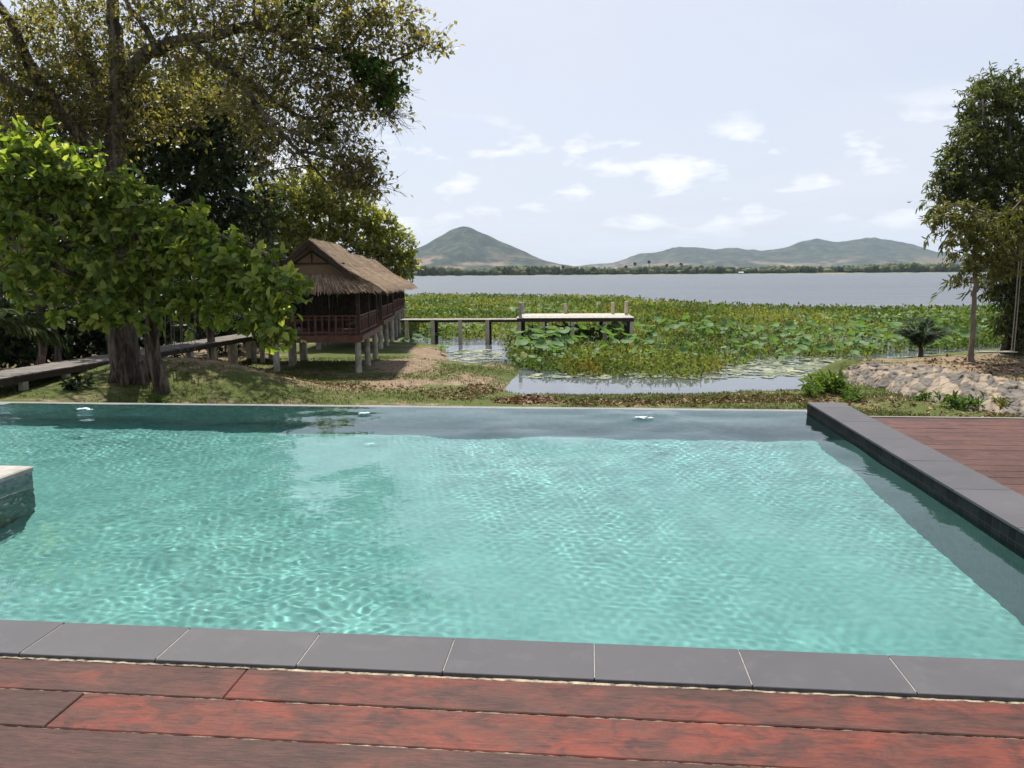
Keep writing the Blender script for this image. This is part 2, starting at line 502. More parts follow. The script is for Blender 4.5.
# ------------------------------------------------------------------ red timber decks
def deck_mat(name, base, red, dark, redness):
    m, t, o = newmat(name)
    g = t.nodes.new('ShaderNodeNewGeometry')
    v = coords(t, (1, 1, 1)); vs = coords(t, (1.1, 9, 9))
    grain = noise(t, vs, 3.0, 8, 0.6, 0.3)
    fine = noise(t, coords(t, (7, 60, 60)), 2.0, 6, 0.7)
    patch = noise(t, coords(t, (1.0, 2.0, 1)), 2.1, 6, 0.62, 0.6)
    patch2 = noise(t, coords(t, (1.5, 2.6, 1)), 4.2, 6, 0.65, 0.8)
    ta = t.nodes.new('ShaderNodeAttribute'); ta.attribute_name = 'tone'
    rnd = math_(t, 'MULTIPLY', ta.outputs['Fac'], 0.34)
    f = math_(t, 'ADD', math_(t, 'MULTIPLY', patch, 1.05), math_(t, 'SUBTRACT', rnd, 0.20))
    col = ramp(t, f, [(0.33, dark), (0.50, base), (0.50 + 0.22 / max(redness, .2), red)])
    col = mixc(t, ramp(t, patch2, [(0.45, (0, 0, 0)), (0.62, (0.85,) * 3)]), col, dark)
    col = mixc(t, ramp(t, grain, [(0.42, (0, 0, 0)), (0.75, (0.20,) * 3)]), col, (0.15, 0.085, 0.065))
    col = mixc(t, 0.26, col, ramp(t, fine, [(0.3, (0.012, 0.006, 0.006)), (0.7, (0.20, 0.09, 0.065))]))
    h = math_(t, 'ADD', math_(t, 'MULTIPLY', grain, 0.5), math_(t, 'MULTIPLY', fine, 0.5))
    principled(t, o, col, ramp(t, grain, [(0.3, (0.42,) * 3), (0.7, (0.65,) * 3)]), h, 0.6, 0.005, 0.18)
    return m
M_DECK1 = deck_mat('red_worn_timber', (0.060, 0.024, 0.019), (0.165, 0.030, 0.017), (0.022, 0.012, 0.011), 1.05)
M_DECK2 = deck_mat('brown_worn_timber', (0.082, 0.042, 0.034), (0.135, 0.058, 0.043), (0.044, 0.024, 0.020), 0.6)
M_MORTAR = simple('crumbled_mortar', [(0.35, (0.05, 0.04, 0.03)), (0.5, (0.30, 0.25, 0.17)), (0.68, (0.46, 0.40, 0.28))], 26, 0.95, bstr=0.8)
M_TRIMW = simple('grey_timber', [(0.3, (0.14, 0.12, 0.11)), (0.7, (0.26, 0.23, 0.21))], 8, 0.8, (0.4, 6, 6))

def board_rows(mb, rows, x0, x1, joints, z0=-0.045, z1=-0.012, gap=0.004, tones=None):
    mb.tones = []
    for i, (ya, yb) in enumerate(rows):
        xs = [x0] + sorted(j for j in joints.get(i, []) if x0 < j < x1) + [x1]
        for a, b in zip(xs, xs[1:]):
            mb.tones.append(tones.get((i, len([q for q in xs if q <= a]) - 1), random.random()) if tones else random.random())
            dz = random.uniform(-0.0018, 0.0018)
            mb.box(a + gap / 2, b - gap / 2, ya + gap, yb - gap, z0, z1 + dz, 0, b=0.004)

d1 = empty('timber_deck', P(0, 0), 'front deck of wide worn red planks at the near edge of the pool', 'deck', rz=-A_POOL)
seams = [2.950, 2.715, 2.470, 2.225] + [2.225 - 0.245 * k for k in range(1, 22)]
rows = [(b, a) for a, b in zip(seams, seams[1:])]
joints = {0: [-1.435, 3.0], 1: [-2.01, 2.2], 2: [-3.2, 1.05]}
for i in range(3, len(rows)): joints[i] = [random.uniform(-9, 9) for _ in range(4)]
def plank_tones(o, mb):
    a_ = o.data.attributes.new('tone', 'FLOAT', 'POINT'); a_.data.foreach_set('value', np.repeat(np.array(mb.tones, np.float32), 24))
mb = MB(); board_rows(mb, rows, -12, 14, joints, tones={(0, 0): .40, (0, 1): .58, (0, 2): .5, (1, 0): .25, (1, 1): .92, (1, 2): .7, (2, 0): .3, (2, 1): .22, (2, 2): .3})
plank_tones(mb.build('planks', M_DECK1, d1), mb)
mb = MB()
mb.box(-12, 14, seams[-1] + .01, 2.962, -0.085, -0.046)
mb.build('subframe', M_TRIMW, d1)
# pale crumbling strip between the slate and the first plank, and in the first seams
mb = MB()
for y, h, w in ((2.9565, -0.0105, 0.010), (2.715, -0.0155, 0.0055), (2.47, -0.0150, 0.006), (2.225, -0.015, 0.005)):
    xs = np.arange(-6, 5, 0.025); top = []
    for x in xs:
        ww = w * (0.35 + 0.9 * abs(math.sin(x * 3.1 + y * 9) * math.sin(x * 1.13 + 2)) + random.uniform(0, .25))
        top.append((ww, h + random.uniform(-.003, .0015)))
    vsx = []
    for x, (ww, zz) in zip(xs, top): vsx += [(x, y - ww, zz - .004), (x, y, zz), (x, y + ww, zz - .004)]
    mb.add(vsx, [f for i in range(len(xs) - 1) for f in ((3 * i, 3 * i + 3, 3 * i + 4, 3 * i + 1), (3 * i + 1, 3 * i + 4, 3 * i + 5, 3 * i + 2))])
mb.build('seam_mortar', M_MORTAR, d1)

d2 = empty('timber_deck', P(3.21, 9.0), 'side deck of brown red planks behind the right slate coping', 'deck', rz=-A_POOL)
sv = [0.0 - 0.20 * k for k in range(32)]
rows = [(b, a) for a, b in zip(sv, sv[1:])]
joints = {i: [random.uniform(0, 3), random.uniform(3, 6), random.uniform(6, 10)] for i in range(len(rows))}
mb = MB(); board_rows(mb, rows, 0.0, 11, joints, gap=0.003)
plank_tones(mb.build('planks', M_DECK2, d2), mb)
mb = MB(); mb.box(0.0, 11, sv[-1], -0.02, -0.10, -0.046)
for x in (0.3, 2.6, 5.2, 7.8, 10.4):
    mb.box(x, x + .14, -0.16, -0.03, -2.3, -0.1)
mb.box(-0.0, 11.0, 0.004, 0.05, -0.22, -0.004)
mb.build('edge_beam', M_TRIMW, d2)

# ------------------------------------------------------------------ terrain
LAKE_Z = -2.6
def poly_sd(px_, py_, poly):
    """signed distance to a polygon, positive inside (numpy)"""
    d2 = np.full(px_.shape, 1e18); ins = np.zeros(px_.shape, bool)
    n = len(poly)
    for i in range(n):
        ax, ay = poly[i][0], poly[i][1]; bx, by = poly[(i + 1) % n][0], poly[(i + 1) % n][1]
        ex, ey = bx - ax, by - ay; wx, wy = px_ - ax, py_ - ay
        tt = np.clip((wx * ex + wy * ey) / (ex * ex + ey * ey + 1e-12), 0, 1)
        d2 = np.minimum(d2, (wx - ex * tt) ** 2 + (wy - ey * tt) ** 2)
        cond = ((ay > py_) != (by > py_)) & (px_ < ex * (py_ - ay) / (ey if abs(ey) > 1e-9 else 1e-9) + ax)
        ins ^= cond
    d = np.sqrt(d2)
    return np.where(ins, d, -d)

def wl(px_, py_): return tuple(at(px_, py_, LAKE_Z)[:2])
LAND = [(-400, -60), (-400, 75), (-60, 75), (-30, 70), (-19, 62), (-11, 50)] + [wl(*q) for q in (
    (385, 338), (418, 346), (446, 347), (449, 361), (480, 366), (512, 364), (522, 371), (514, 379), (508, 386), (505, 393),
    (530, 397), (620, 398), (690, 397.5), (735, 394), (800, 393.5), (824, 388), (836, 381), (828, 376), (842, 371), (872, 362), (930, 356), (975, 352), (1024, 349), (1100, 347))] + [
    (70, 46), (400, 60), (400, -60)]
bank_base = [at(*q) for q in ((826, 382, -2.60), (866, 393, -2.48), (900, 401, -2.42), (960, 412, -2.36), (1030, 423, -2.32), (1130, 438, -2.3))]
bank_top = [at(*q) for q in ((838, 370, -2.2), (878, 365, -1.82), (930, 369, -1.75), (980, 377, -1.72), (1040, 387, -1.72), (1130, 402, -1.72))]
PLAT = [tuple(p[:2]) for p in bank_top] + [(34, 12), (60, 20), (60, 40)] + [tuple(at(*q)[:2]) for q in ((1024, 354, -1.9), (960, 358, -1.9), (920, 360, -1.9), (884, 362, -1.9))]
FIELD = [(-120, 40), (-30, 72), (-14, 60)] + [wl(*q) for q in ((392, 336), (420, 341), (450, 340), (505, 341), (513, 367), (560, 376), (640, 379), (700, 379), (724, 370), (765, 361), (800, 358), (848, 360), (890, 353), (960, 349.5), (1030, 345), (1150, 343))] + [
    (90, 60), (110, 82)] + [wl(*q) for q in ((1000, 308.5), (900, 309), (800, 308), (712, 305.5), (662, 301.5), (622, 297.5), (560, 296), (415, 295))] + [(-60, 165), (-160, 150)]
BASIS = dict(LAND=LAND, PLAT=PLAT, FIELD=FIELD)

def sstep(a, b, x):
    t_ = np.clip((x - a) / (b - a), 0, 1); return t_ * t_ * (3 - 2 * t_)

def vnoise(x, y, seed=0):
    """smooth value noise"""
    xi = np.floor(x).astype(np.int64); yi = np.floor(y).astype(np.int64); xf = x - xi; yf = y - yi
    def h(a, b):
        n_ = (a * 374761393 + b * 668265263 + seed * 982451653) & 0x7fffffff
        n_ = ((n_ ^ (n_ >> 13)) * 1274126177) & 0x7fffffff
        return (n_ & 0xffff) / 65535.0
    u = xf * xf * (3 - 2 * xf); v = yf * yf * (3 - 2 * yf)
    return (h(xi, yi) * (1 - u) + h(xi + 1, yi) * u) * (1 - v) + (h(xi, yi + 1) * (1 - u) + h(xi + 1, yi + 1) * u) * v
def fbm(x, y, o=4, seed=0):
    s_ = 0; a_ = 0.5
    for i in range(o):
        s_ = s_ + a_ * vnoise(x * 2 ** i, y * 2 ** i, seed + i); a_ *= .5
    return s_

def ground_z(x, y):
    x = np.asarray(x, float); y = np.asarray(y, float)
    sd = poly_sd(x, y, LAND)
    z = np.where(sd > 0, -2.62 + 0.42 * (1 - np.exp(-sd / 0.9)), -2.62 + 0.28 * np.maximum(sd, -5))
    inner = sstep(0.0, 2.0, sd)
    z = z + inner * (0.75 * sstep(-6.5, -13.5, x) * sstep(34, 24, y))
    z = z + inner * 0.85 * np.exp(-((x + 9.7) / 3.3) ** 2 - ((y - 24.2) / 2.4) ** 2)
    z = z + inner * 0.16 * (fbm(x * .45, y * .45, 4, 5) - .5) + 0.05 * (fbm(x * 2.2, y * 2.2, 3, 9) - .5)
    pd = poly_sd(x, y, PLAT)
    pl = np.where(pd > 0, -1.76 + 0.10 * (fbm(x * .5, y * .5, 3, 2) - .5), -1.78 + 0.62 * pd)
    z = np.where(pd > -1.4, np.maximum(z, pl), z)
    fd = poly_sd(x, y, FIELD)
    z = np.where((fd > 2.5) & (y > 52), np.maximum(z, -2.575 + 0.02 * vnoise(x * .6, y * .6, 4)), z)
    z = np.where(y > 1135, np.maximum(z, -4 + 2.3 * sstep(1135, 1165, y)), z)
    # nothing rises into the pool and the decks
    up = (x * math.sin(A_POOL) + y * math.cos(A_POOL))
    z = np.where(up < 13.5, np.minimum(z, -2.3), z)
    return np.maximum(z, -4.2)

def grow(a, step, limit, k=1.25):
    o_ = []; 
    while abs(a) < limit:
        a += step; step *= k; o_.append(a)
    return o_
gx = np.arange(-26, 30.01, 0.28); gy = np.arange(13, 56.01, 0.28)
gx = np.array(sorted(grow(-26, -0.4, 9000)) + list(gx) + grow(30, 0.4, 9000))
gy = np.array(sorted(grow(13, -1.0, 9000, 1.7)) + list(gy) + [v for v in grow(56, 0.35, 1090, 1.055)] + [1120, 1135, 1142, 1150, 1158, 1166, 1200, 1400, 1900, 2800, 4500, 7000, 9600])
gy = np.unique(gy)
X, Y = np.meshgrid(gx, gy)
Z = ground_z(X, Y)
idx = np.arange(X.size).reshape(X.shape)
Q = np.stack([idx[:-1, :-1], idx[:-1, 1:], idx[1:, 1:], idx[1:, :-1]], -1).reshape(-1, 4)

def ground_mat():
    m, t, o = newmat('shore_ground')
    v = coords(t)
    n1 = noise(t, v, 0.55, 6, 0.6, 0.3); n2 = noise(t, v, 3.2, 6, 0.65); n3 = noise(t, v, 14, 5, 0.7); n4 = noise(t, v, 0.012, 4)
    soil = ramp(t, n2, [(0.28, (0.085, 0.055, 0.036)), (0.5, (0.17, 0.115, 0.072)), (0.70, (0.30, 0.235, 0.15))])
    soil = mixc(t, 0.4, soil, ramp(t, n3, [(0.3, (0.06, 0.04, 0.03)), (0.7, (0.33, 0.26, 0.18))]))
    grass = ramp(t, n3, [(0.28, (0.030, 0.042, 0.012)), (0.5, (0.062, 0.080, 0.020)), (0.72, (0.115, 0.130, 0.036))])
    at_ = t.nodes.new('ShaderNodeAttribute'); at_.attribute_name = 'soil'
    f = math_(t, 'ADD', math_(t, 'MULTIPLY', math_(t, 'SUBTRACT', math_(t, 'ADD', math_(t, 'MULTIPLY', n1, .6), math_(t, 'MULTIPLY', n2, .4)), 0.5), 2.2), at_.outputs['Fac'])
    near = mixc(t, ramp(t, f, [(0.30, (0, 0, 0)), (0.62, (1, 1, 1))]), grass, soil)
    ma = t.nodes.new('ShaderNodeAttribute'); ma.attribute_name = 'marsh'
    marsh = ramp(t, n2, [(0.3, (0.030, 0.045, 0.014)), (0.55, (0.060, 0.078, 0.022)), (0.75, (0.10, 0.115, 0.04))])
    col = mixc(t, ma.outputs['Fac'], near, marsh)
    fa = t.nodes.new('ShaderNodeAttribute'); fa.attribute_name = 'far'
    farc = ramp(t, n4, [(0.35, (0.10, 0.13, 0.05)), (0.6, (0.20, 0.20, 0.10)), (0.72, (0.33, 0.30, 0.20))])
    col = mixc(t, fa.outputs['Fac'], col, farc)
    principled(t, o, col, 0.95, n3, 0.6, 0.03, 0.15)
    return m
M_GROUND = ground_mat()
ground = fast_mesh('ground', np.stack([X, Y, Z], -1).reshape(-1, 3), Q, M_GROUND, None, True)
tag(ground, kind='structure')
xr, yr = X.ravel(), Y.ravel()
soil = 0.31 + 0 * xr
def spot(px_, py_, rx, ry, amt, z=-2.25):
    p = at(px_, py_, z)
    return amt * np.exp(-((xr - p[0]) / rx) ** 2 - ((yr - p[1]) / ry) ** 2)
soil += spot(405, 366, 1.6, 3.0, .55) + spot(430, 352, 1.0, 3.0, .5) + spot(400, 383, 1.6, .8, .55) + spot(480, 380, 1.2, 1.5, .35) + spot(330, 392, 2.5, .8, .35)
soil -= spot(470, 392, 1.2, 1.2, .45) + spot(360, 355, 2.0, 2.0, .4) + spot(420, 398, 1.6, .8, .35) + spot(600, 399, 3, .8, .25) + spot(200, 360, 2.2, 1.2, .35, -1.2)
soil += spot(185, 382, 2.4, 1.0, .4, -1.75) + spot(280, 385, 2.5, .8, .3, -2)
pdv = poly_sd(xr, yr, PLAT); soil += np.where(pdv > 0.3, .28, 0)
soil += np.where((xr < -12) & (yr > 24), .3, 0)
for nm, vals in (('soil', np.clip(soil, 0, 1)), ('marsh', sstep(-.6, .4, poly_sd(xr, yr, FIELD)) * (yr < 400)), ('far', (yr > 1000).astype(float))):
    a_ = ground.data.attributes.new(nm, 'FLOAT', 'POINT'); a_.data.foreach_set('value', vals.astype(np.float32))

# lake
def lake_mat():
    m, t, o = newmat('lake_water')
    v = coords(t, (1, 1, 1))
    a_ = noise(t, coords(t, (0.25, 1.0, 1)), 0.35, 4, 0.6, 0.2); b_ = noise(t, v, 2.6, 3, 0.5)
    big = noise(t, coords(t, (0.002, 0.02, 1)), 1.0, 4)
    # fine ripples only where a breeze reaches the open water
    s = t.nodes.new('ShaderNodeSeparateXYZ'); t.links.new(v, s.inputs[0])
    open_ = ramp(t, math_(t, 'DIVIDE', s.outputs['Y'], 100.0), [(0.36, (0.02,) * 3), (1.0, (1, 1, 1))])
    sw = noise(t, coords(t, (0.035, 0.11, 1)), 1.0, 6, 0.7)
    h = math_(t, 'MULTIPLY', math_(t, 'ADD', math_(t, 'ADD', a_, math_(t, 'MULTIPLY', sw, 6.0)), math_(t, 'MULTIPLY', b_, .25)), open_)
    col = ramp(t, big, [(0.3, (0.060, 0.070, 0.080)), (0.7, (0.09, 0.10, 0.112))])
    rough = ramp(t, math_(t, 'DIVIDE', s.outputs['Y'], 100.0), [(0.38, (0.03,) * 3), (1.0, (0.30,) * 3)])
    p = principled(t, o, col, rough, h, 0.8, 0.35, 0.5)
    p.inputs['IOR'].default_value = 1.333
    return m
mb = MB(); mb.add([(-9000, 14.5, LAKE_Z), (9000, 14.5, LAKE_Z), (9000, 1160, LAKE_Z), (-9000, 1160, LAKE_Z)], [(0, 1, 2, 3)])
lake = mb.build('lake_water', lake_mat()); tag(lake, kind='structure')

# ------------------------------------------------------------------ hills and the far shore
def hill_mat(name, bare_lo, bare_hi, bare_amt):
    m, t, o = newmat(name)
    v = coords(t)
    n1 = noise(t, v, 0.006, 8, 0.62); n2 = noise(t, v, 0.013, 8, 0.78); n3 = noise(t, coords(t, (1, 1, 3)), 0.004, 6, 0.6, 0.5)
    col = ramp(t, n2, [(0.38, (0.004, 0.010, 0.005)), (0.51, (0.016, 0.028, 0.015)), (0.64, (0.075, 0.085, 0.045))])  # forest tones; the dark stops also paint in shade between the crowns
    s = t.nodes.new('ShaderNodeSeparateXYZ'); t.links.new(v, s.inputs[0])
    zz = math_(t, 'DIVIDE', s.outputs['Z'], 400.0)
    lo = ramp(t, zz, [(bare_lo, (1, 1, 1)), (bare_hi, (0, 0, 0))])
    bm = math_(t, 'MULTIPLY', ramp(t, n3, [(0.48, (0, 0, 0)), (0.56, (bare_amt,) * 3)]), lo)
    bare = ramp(t, n1, [(0.35, (0.15, 0.11, 0.07)), (0.65, (0.48, 0.31, 0.22))])
    col = mixc(t, bm, col, bare)
    principled(t, o, col, 0.95, n2, 0.5, 8.0, 0.1)
    return m
def hill(name, prof, Yc, depth, seed, mat, rough=24.0, xpad=900):
    """prof: crest as (picture x, picture y) at distance Yc; the hill falls off in front and behind"""
    pts = np.array([atY(px_, py_, Yc) for px_, py_ in prof])
    xs = np.arange(pts[0, 0] - xpad, pts[-1, 0] + xpad, 22.0)
    crest = np.interp(xs, pts[:, 0], pts[:, 2], left=-20, right=-20)
    kern = np.hanning(7); crest = np.convolve(crest, kern / kern.sum(), 'same')
    ys = np.linspace(Yc - depth, Yc + depth, 46)
    X, Y = np.meshgrid(xs, ys)
    C_ = np.tile(crest, (len(ys), 1))
    tq = np.abs(Y - Yc) / depth
    fall = (1 - tq) ** 1.25
    ridg = (fbm(X / 330, Y / 330, 5, seed) - .5) * 1.5
    sh = X + (Y - Yc) * ridg * .35
    C2 = np.interp(sh, xs, crest)
    Z = -8 + (C2 + 8) * fall * (1 + .5 * ridg * tq * 2) + rough * (fbm(X / 70, Y / 70, 3, seed + 7) - .5) * np.clip((C_ + 8) / 120, 0, 1)
    idx = np.arange(X.size).reshape(X.shape)
    Q = np.stack([idx[:-1, :-1], idx[:-1, 1:], idx[1:, 1:], idx[1:, :-1]], -1).reshape(-1, 4)
    o = fast_mesh(name, np.stack([X, Y, Z], -1).reshape(-1, 3), Q, mat, None, True)
    return tag(o, kind='structure')
M_H1 = hill_mat('hill_scrub', 0.02, 0.36, 0.7)
M_H2 = hill_mat('hill_forest', 0.05, 0.32, 0.5)
hill('hill', [(330, 268), (372, 262), (400, 253), (420, 247), (440, 235), (453, 228), (462, 225), (469, 225.5), (480, 231), (500, 240), (515, 247), (530, 254), (545, 260), (560, 264), (585, 267), (600, 271)], 5000, 800, 3, M_H1)
hill('hill_range', [(560, 270), (600, 266), (618, 261), (632, 256), (640, 253), (655, 252), (672, 247), (684, 245.5), (700, 246), (716, 249), (735, 247), (755, 250), (766, 249), (785, 247), (800, 241), (812, 238), (820, 238.5), (832, 241.5), (845, 241), (856, 238), (868, 236.5), (885, 238), (900, 241), (920, 247), (945, 255), (980, 261), (1030, 266), (1100, 268)], 6800, 1500, 12, M_H2, 34.0)
hill('hill_range', [(500, 271), (545, 268), (575, 266), (592, 264), (606, 263), (625, 262), (640, 261), (680, 258), (760, 258), (900, 256), (1010, 258), (1100, 262), (1200, 268)], 9000, 450, 25, M_H2, 10.0)
hill('hill_range', [(-420, 270), (-200, 258), (-40, 251), (120, 256), (250, 262), (380, 268)], 7600, 900, 31, M_H2, 12.0)

def foliage_blob_mat(name, c1, c2, c3, sc):
    m, t, o = newmat(name)
    g = t.nodes.new('ShaderNodeNewGeometry')
    n1 = noise(t, coords(t), sc, 5, 0.7)
    f = math_(t, 'ADD', math_(t, 'MULTIPLY', n1, .7), math_(t, 'MULTIPLY', g.outputs['Random Per Island'], .35))
    principled(t, o, ramp(t, f, [(0.32, c1), (0.52, c2), (0.75, c3)]), 0.9, n1, 0.8, 1.2, 0.1)
    return m
M_WOOD = foliage_blob_mat('far_wood', (0.018, 0.030, 0.013), (0.055, 0.072, 0.030), (0.14, 0.145, 0.07), 0.3)
ico = bmesh.new(); bmesh.ops.create_icosphere(ico, subdivisions=2, radius=1)
ICO_V = np.array([v.co[:] for v in ico.verts]); ICO_F = np.array([[v.index for v in f.verts] for f in ico.faces]); ico.free()
vv = []; ff = []; nb = 0
for i in range(2400):
    yy = 1162 + abs(RNG.normal(0, 40)); xx = RNG.uniform(-1000, 1000)
    h = RNG.uniform(5, 13) * (0.75 + .5 * float(vnoise(np.array(xx / 60), np.array(3.0), 8))); w = RNG.uniform(2.5, 7)
    P0 = ICO_V * (1 + 0.35 * (RNG.random(len(ICO_V)) - .5))[:, None]
    vv.append(P0 * [w, w, h * .55] + [xx, yy, -2 + h * .48]); ff.append(ICO_F + nb); nb += len(ICO_V)
fw = fast_mesh('far_wood', np.concatenate(vv), np.concatenate(ff), M_WOOD, None, False, n=3)
tag(fw, 'low grey green wood along the far lake shore', 'wood', kind='stuff')

M_PTRUNK = simple('palm_trunk', [(0.3, (0.10, 0.09, 0.08)), (0.7, (0.2, 0.18, 0.16))], 1.0, 0.9)
M_PCROWN = leafmat('palm_fan_leaf', [(0.0, (0.02, 0.03, 0.015)), (1.0, (0.05, 0.06, 0.03))], 0.1)
palm_spots = [(635, 264, 1135), (649, 262, 1140), (667, 265.5, 1138), (681, 264.5, 1133), (563, 267, 1138), (626, 267, 1142)]
for i, (px_, py_, Yp) in enumerate(palm_spots):
    top = atY(px_, py_, Yp)
    r = empty('sugar_palm', (top[0], Yp, -2.4), ['tall sugar palm on the far shore, second of the tall pair', 'tallest sugar palm standing on the far shore'][i] if False else None, 'palm', 'sugar palms on the far lake shore')
    lab = ('first tall round headed palm of the far shore pair left of the wood gap', 'tallest round headed palm above the far shore wood, right one of the left pair',
           'slim far shore palm between the tall pair and the rightmost palm', 'rightmost of the round headed palms on the far shore',
           'leftmost small palm rising from the far shore wood under the bare hill slope', 'short palm in the far shore wood just left of the tall pair')[i]
    r['label'] = lab
    H = top[2] + 2.4
    mb = MB(); mb.tube([(0, 0, 0), (.25, 0, H * .5), (0, 0, H)], [.55, .42, .38], 6)
    mb.build('trunk', M_PTRUNK, r)
    vs = []; fs = []
    for k in range(60):
        d = Vector((random.gauss(0, 1), random.gauss(0, 1), random.gauss(.25, .9))).normalized()
        n_ = d.orthogonal().normalized(); n_.rotate(Matrix.Rotation(random.uniform(0, 6.3), 3, d))
        b = len(vs); q = Vector((0, 0, H))
        vs += [tuple(q + d * .5), tuple(q + d * 2.0 + n_ * .75), tuple(q + d * 2.7), tuple(q + d * 2.0 - n_ * .75)]; fs.append((b, b + 1, b + 2, b + 3))
    link_mesh('crown', vs, fs, M_PCROWN, r)

# pale shed among the trees on the far shore
p = atY(741, 270, 1140)
sh = empty('shore_shed', (p[0], 1140, -2.4), 'tiny pale roofed shed at the water under the far wooded shore', 'shed')
M_PALE = simple('pale_sheet_metal', [(0.3, (0.3, 0.33, 0.31)), (0.7, (0.42, 0.43, 0.42))], 0.4, 0.6)
mb = MB(); mb.box(-3.4, 3.4, -2, 2, 0, 2.0); mb.build('wall', M_PALE, sh)
mb = MB(); mb.add([(-3.8, -2.4, 1.95), (3.8, -2.4, 1.95), (3.8, 0, 3.2), (-3.8, 0, 3.2), (-3.8, 2.4, 1.95), (3.8, 2.4, 1.95), (-3.8, 0, 3.0), (3.8, 0, 3.0)],
                  [(0, 1, 2, 3), (3, 2, 5, 4), (0, 6, 7, 1), (6, 4, 5, 7), (0, 3, 6), (3, 4, 6), (1, 7, 2), (2, 7, 5)]); mb.build('roof', M_PALE, sh)

# air
mb = MB(); mb.box(-9700, 9700, -9700, 10200, -5.4, 430)
M_HAZE = bpy.data.materials.new('haze'); M_HAZE.use_nodes = True
t = M_HAZE.node_tree; t.nodes.clear(); o = t.nodes.new('ShaderNodeOutputMaterial'); vp = t.nodes.new('ShaderNodeVolumePrincipled')
vp.inputs['Color'].default_value = (0.70, 0.84, 1.0, 1); vp.inputs['Density'].default_value = 0.000045; vp.inputs['Anisotropy'].default_value = 0.2
t.links.new(vp.outputs[0], o.inputs['Volume'])
M_HAZE.cycles.homogeneous_volume = True
hz = mb.build('haze', M_HAZE); tag(hz, kind='stuff'); hz.display_type = 'WIRE'

# ------------------------------------------------------------------ stilted huts, boardwalk, pier
M_HWOOD = simple('dark_red_wood', [(0.3, (0.060, 0.025, 0.016)), (0.7, (0.15, 0.062, 0.040))], 5, 0.6, (1, 1, 1), 0.3)
M_DARKW = simple('dark_brown_wood', [(0.3, (0.020, 0.013, 0.010)), (0.7, (0.055, 0.036, 0.027))], 5, 0.75)
M_PANEL = simple('woven_panel', [(0.3, (0.15, 0.10, 0.065)), (0.7, (0.26, 0.18, 0.115))], 12, 0.85, (1, 1, 5), 0.5)
M_CONC = simple('weathered_concrete', [(0.28, (0.16, 0.145, 0.12)), (0.5, (0.33, 0.30, 0.25)), (0.72, (0.48, 0.44, 0.37))], 3.5, 0.9, bstr=0.5)
M_PIERP = simple('pale_pier_post', [(0.28, (0.30, 0.25, 0.17)), (0.5, (0.46, 0.40, 0.29)), (0.72, (0.58, 0.52, 0.40))], 3.0, 0.85, (1, 1, .5), 0.5)
M_PLANK = simple('silvered_plank', [(0.28, (0.15, 0.13, 0.115)), (0.5, (0.25, 0.225, 0.20)), (0.75, (0.38, 0.35, 0.31))], 2.5, 0.85, (1, 1, 1), 0.5)
M_SHADEPL = simple('shaded_plank', [(0.28, (0.075, 0.065, 0.056)), (0.5, (0.13, 0.115, 0.10)), (0.75, (0.20, 0.18, 0.16))], 2.5, 0.85, (1, 1, 1), 0.5)  # darker copy of the plank colour, with the boardwalk's shade painted in
M_PLATF = simple('bleached_platform', [(0.28, (0.33, 0.30, 0.255)), (0.7, (0.50, 0.465, 0.41))], 1.5, 0.85, (6, .6, 1), 0.4)

def thatch_mat():
    m, t, o = newmat('straw_thatch')
    g = t.nodes.new('ShaderNodeNewGeometry')
    n1 = noise(t, coords(t), 0.9, 5, 0.6)
    f = math_(t, 'ADD', math_(t, 'MULTIPLY', g.outputs['Random Per Island'], .55), math_(t, 'MULTIPLY', n1, .5))
    col = ramp(t, f, [(0.2, (0.10, 0.068, 0.042)), (0.5, (0.26, 0.185, 0.12)), (0.72, (0.38, 0.285, 0.195)), (0.9, (0.48, 0.38, 0.27))])
    principled(t, o, col, 0.85, None, spec=0.2)
    return m
M_THATCH = thatch_mat()

def slope_thatch(mb, A, B, C, D, rows, per, rng, over=0.30, lo=-1):
    """straw strips on the slope A-B (ridge line) down to D-C (eave line); laid in overlapping rows"""
    A, B, C, D = map(np.array, (A, B, C, D))
    nrm = np.cross(B - A, D - A); nrm = nrm / np.linalg.norm(nrm)
    if nrm[2] < 0: nrm = -nrm
    for r in range(rows):
        t0 = r / rows
        n = int(per * (0.6 + .4 * np.linalg.norm((A + (D - A) * t0) - (B + (C - B) * t0)) / max(np.linalg.norm(D - C), .1)))
        for _ in range(n):
            s_ = rng.random()
            tt = max(t0 + rng.uniform(-.3, .3) / rows, lo)
            top = A + (D - A) * tt; tb = B + (C - B) * tt
            p = top + (tb - top) * s_
            low0 = D + (C - D) * s_; dn = low0 - (A + (B - A) * s_); L_ = np.linalg.norm(dn); dn = dn / L_
            al = (B - A) / np.linalg.norm(B - A) if np.linalg.norm(B - A) > .05 else (C - D) / np.linalg.norm(C - D)
            dn = dn + al * rng.normal(0, .10) + nrm * rng.normal(0.05, .035); dn /= np.linalg.norm(dn)
            w = rng.uniform(.008, .026); ln = rng.uniform(.45, .85) * (L_ / rows + over)
            lift = nrm * (0.045 + rng.uniform(0, .055))
            q = p + lift; e_ = q + dn * ln - nrm * 0.05
            if r == rows - 1: e_[2] -= rng.uniform(0, .12)
            sd_ = al * w
            mb.add([q - sd_, q + sd_, e_ + sd_ * .5, e_ - sd_ * .5], [(0, 1, 2, 3)])

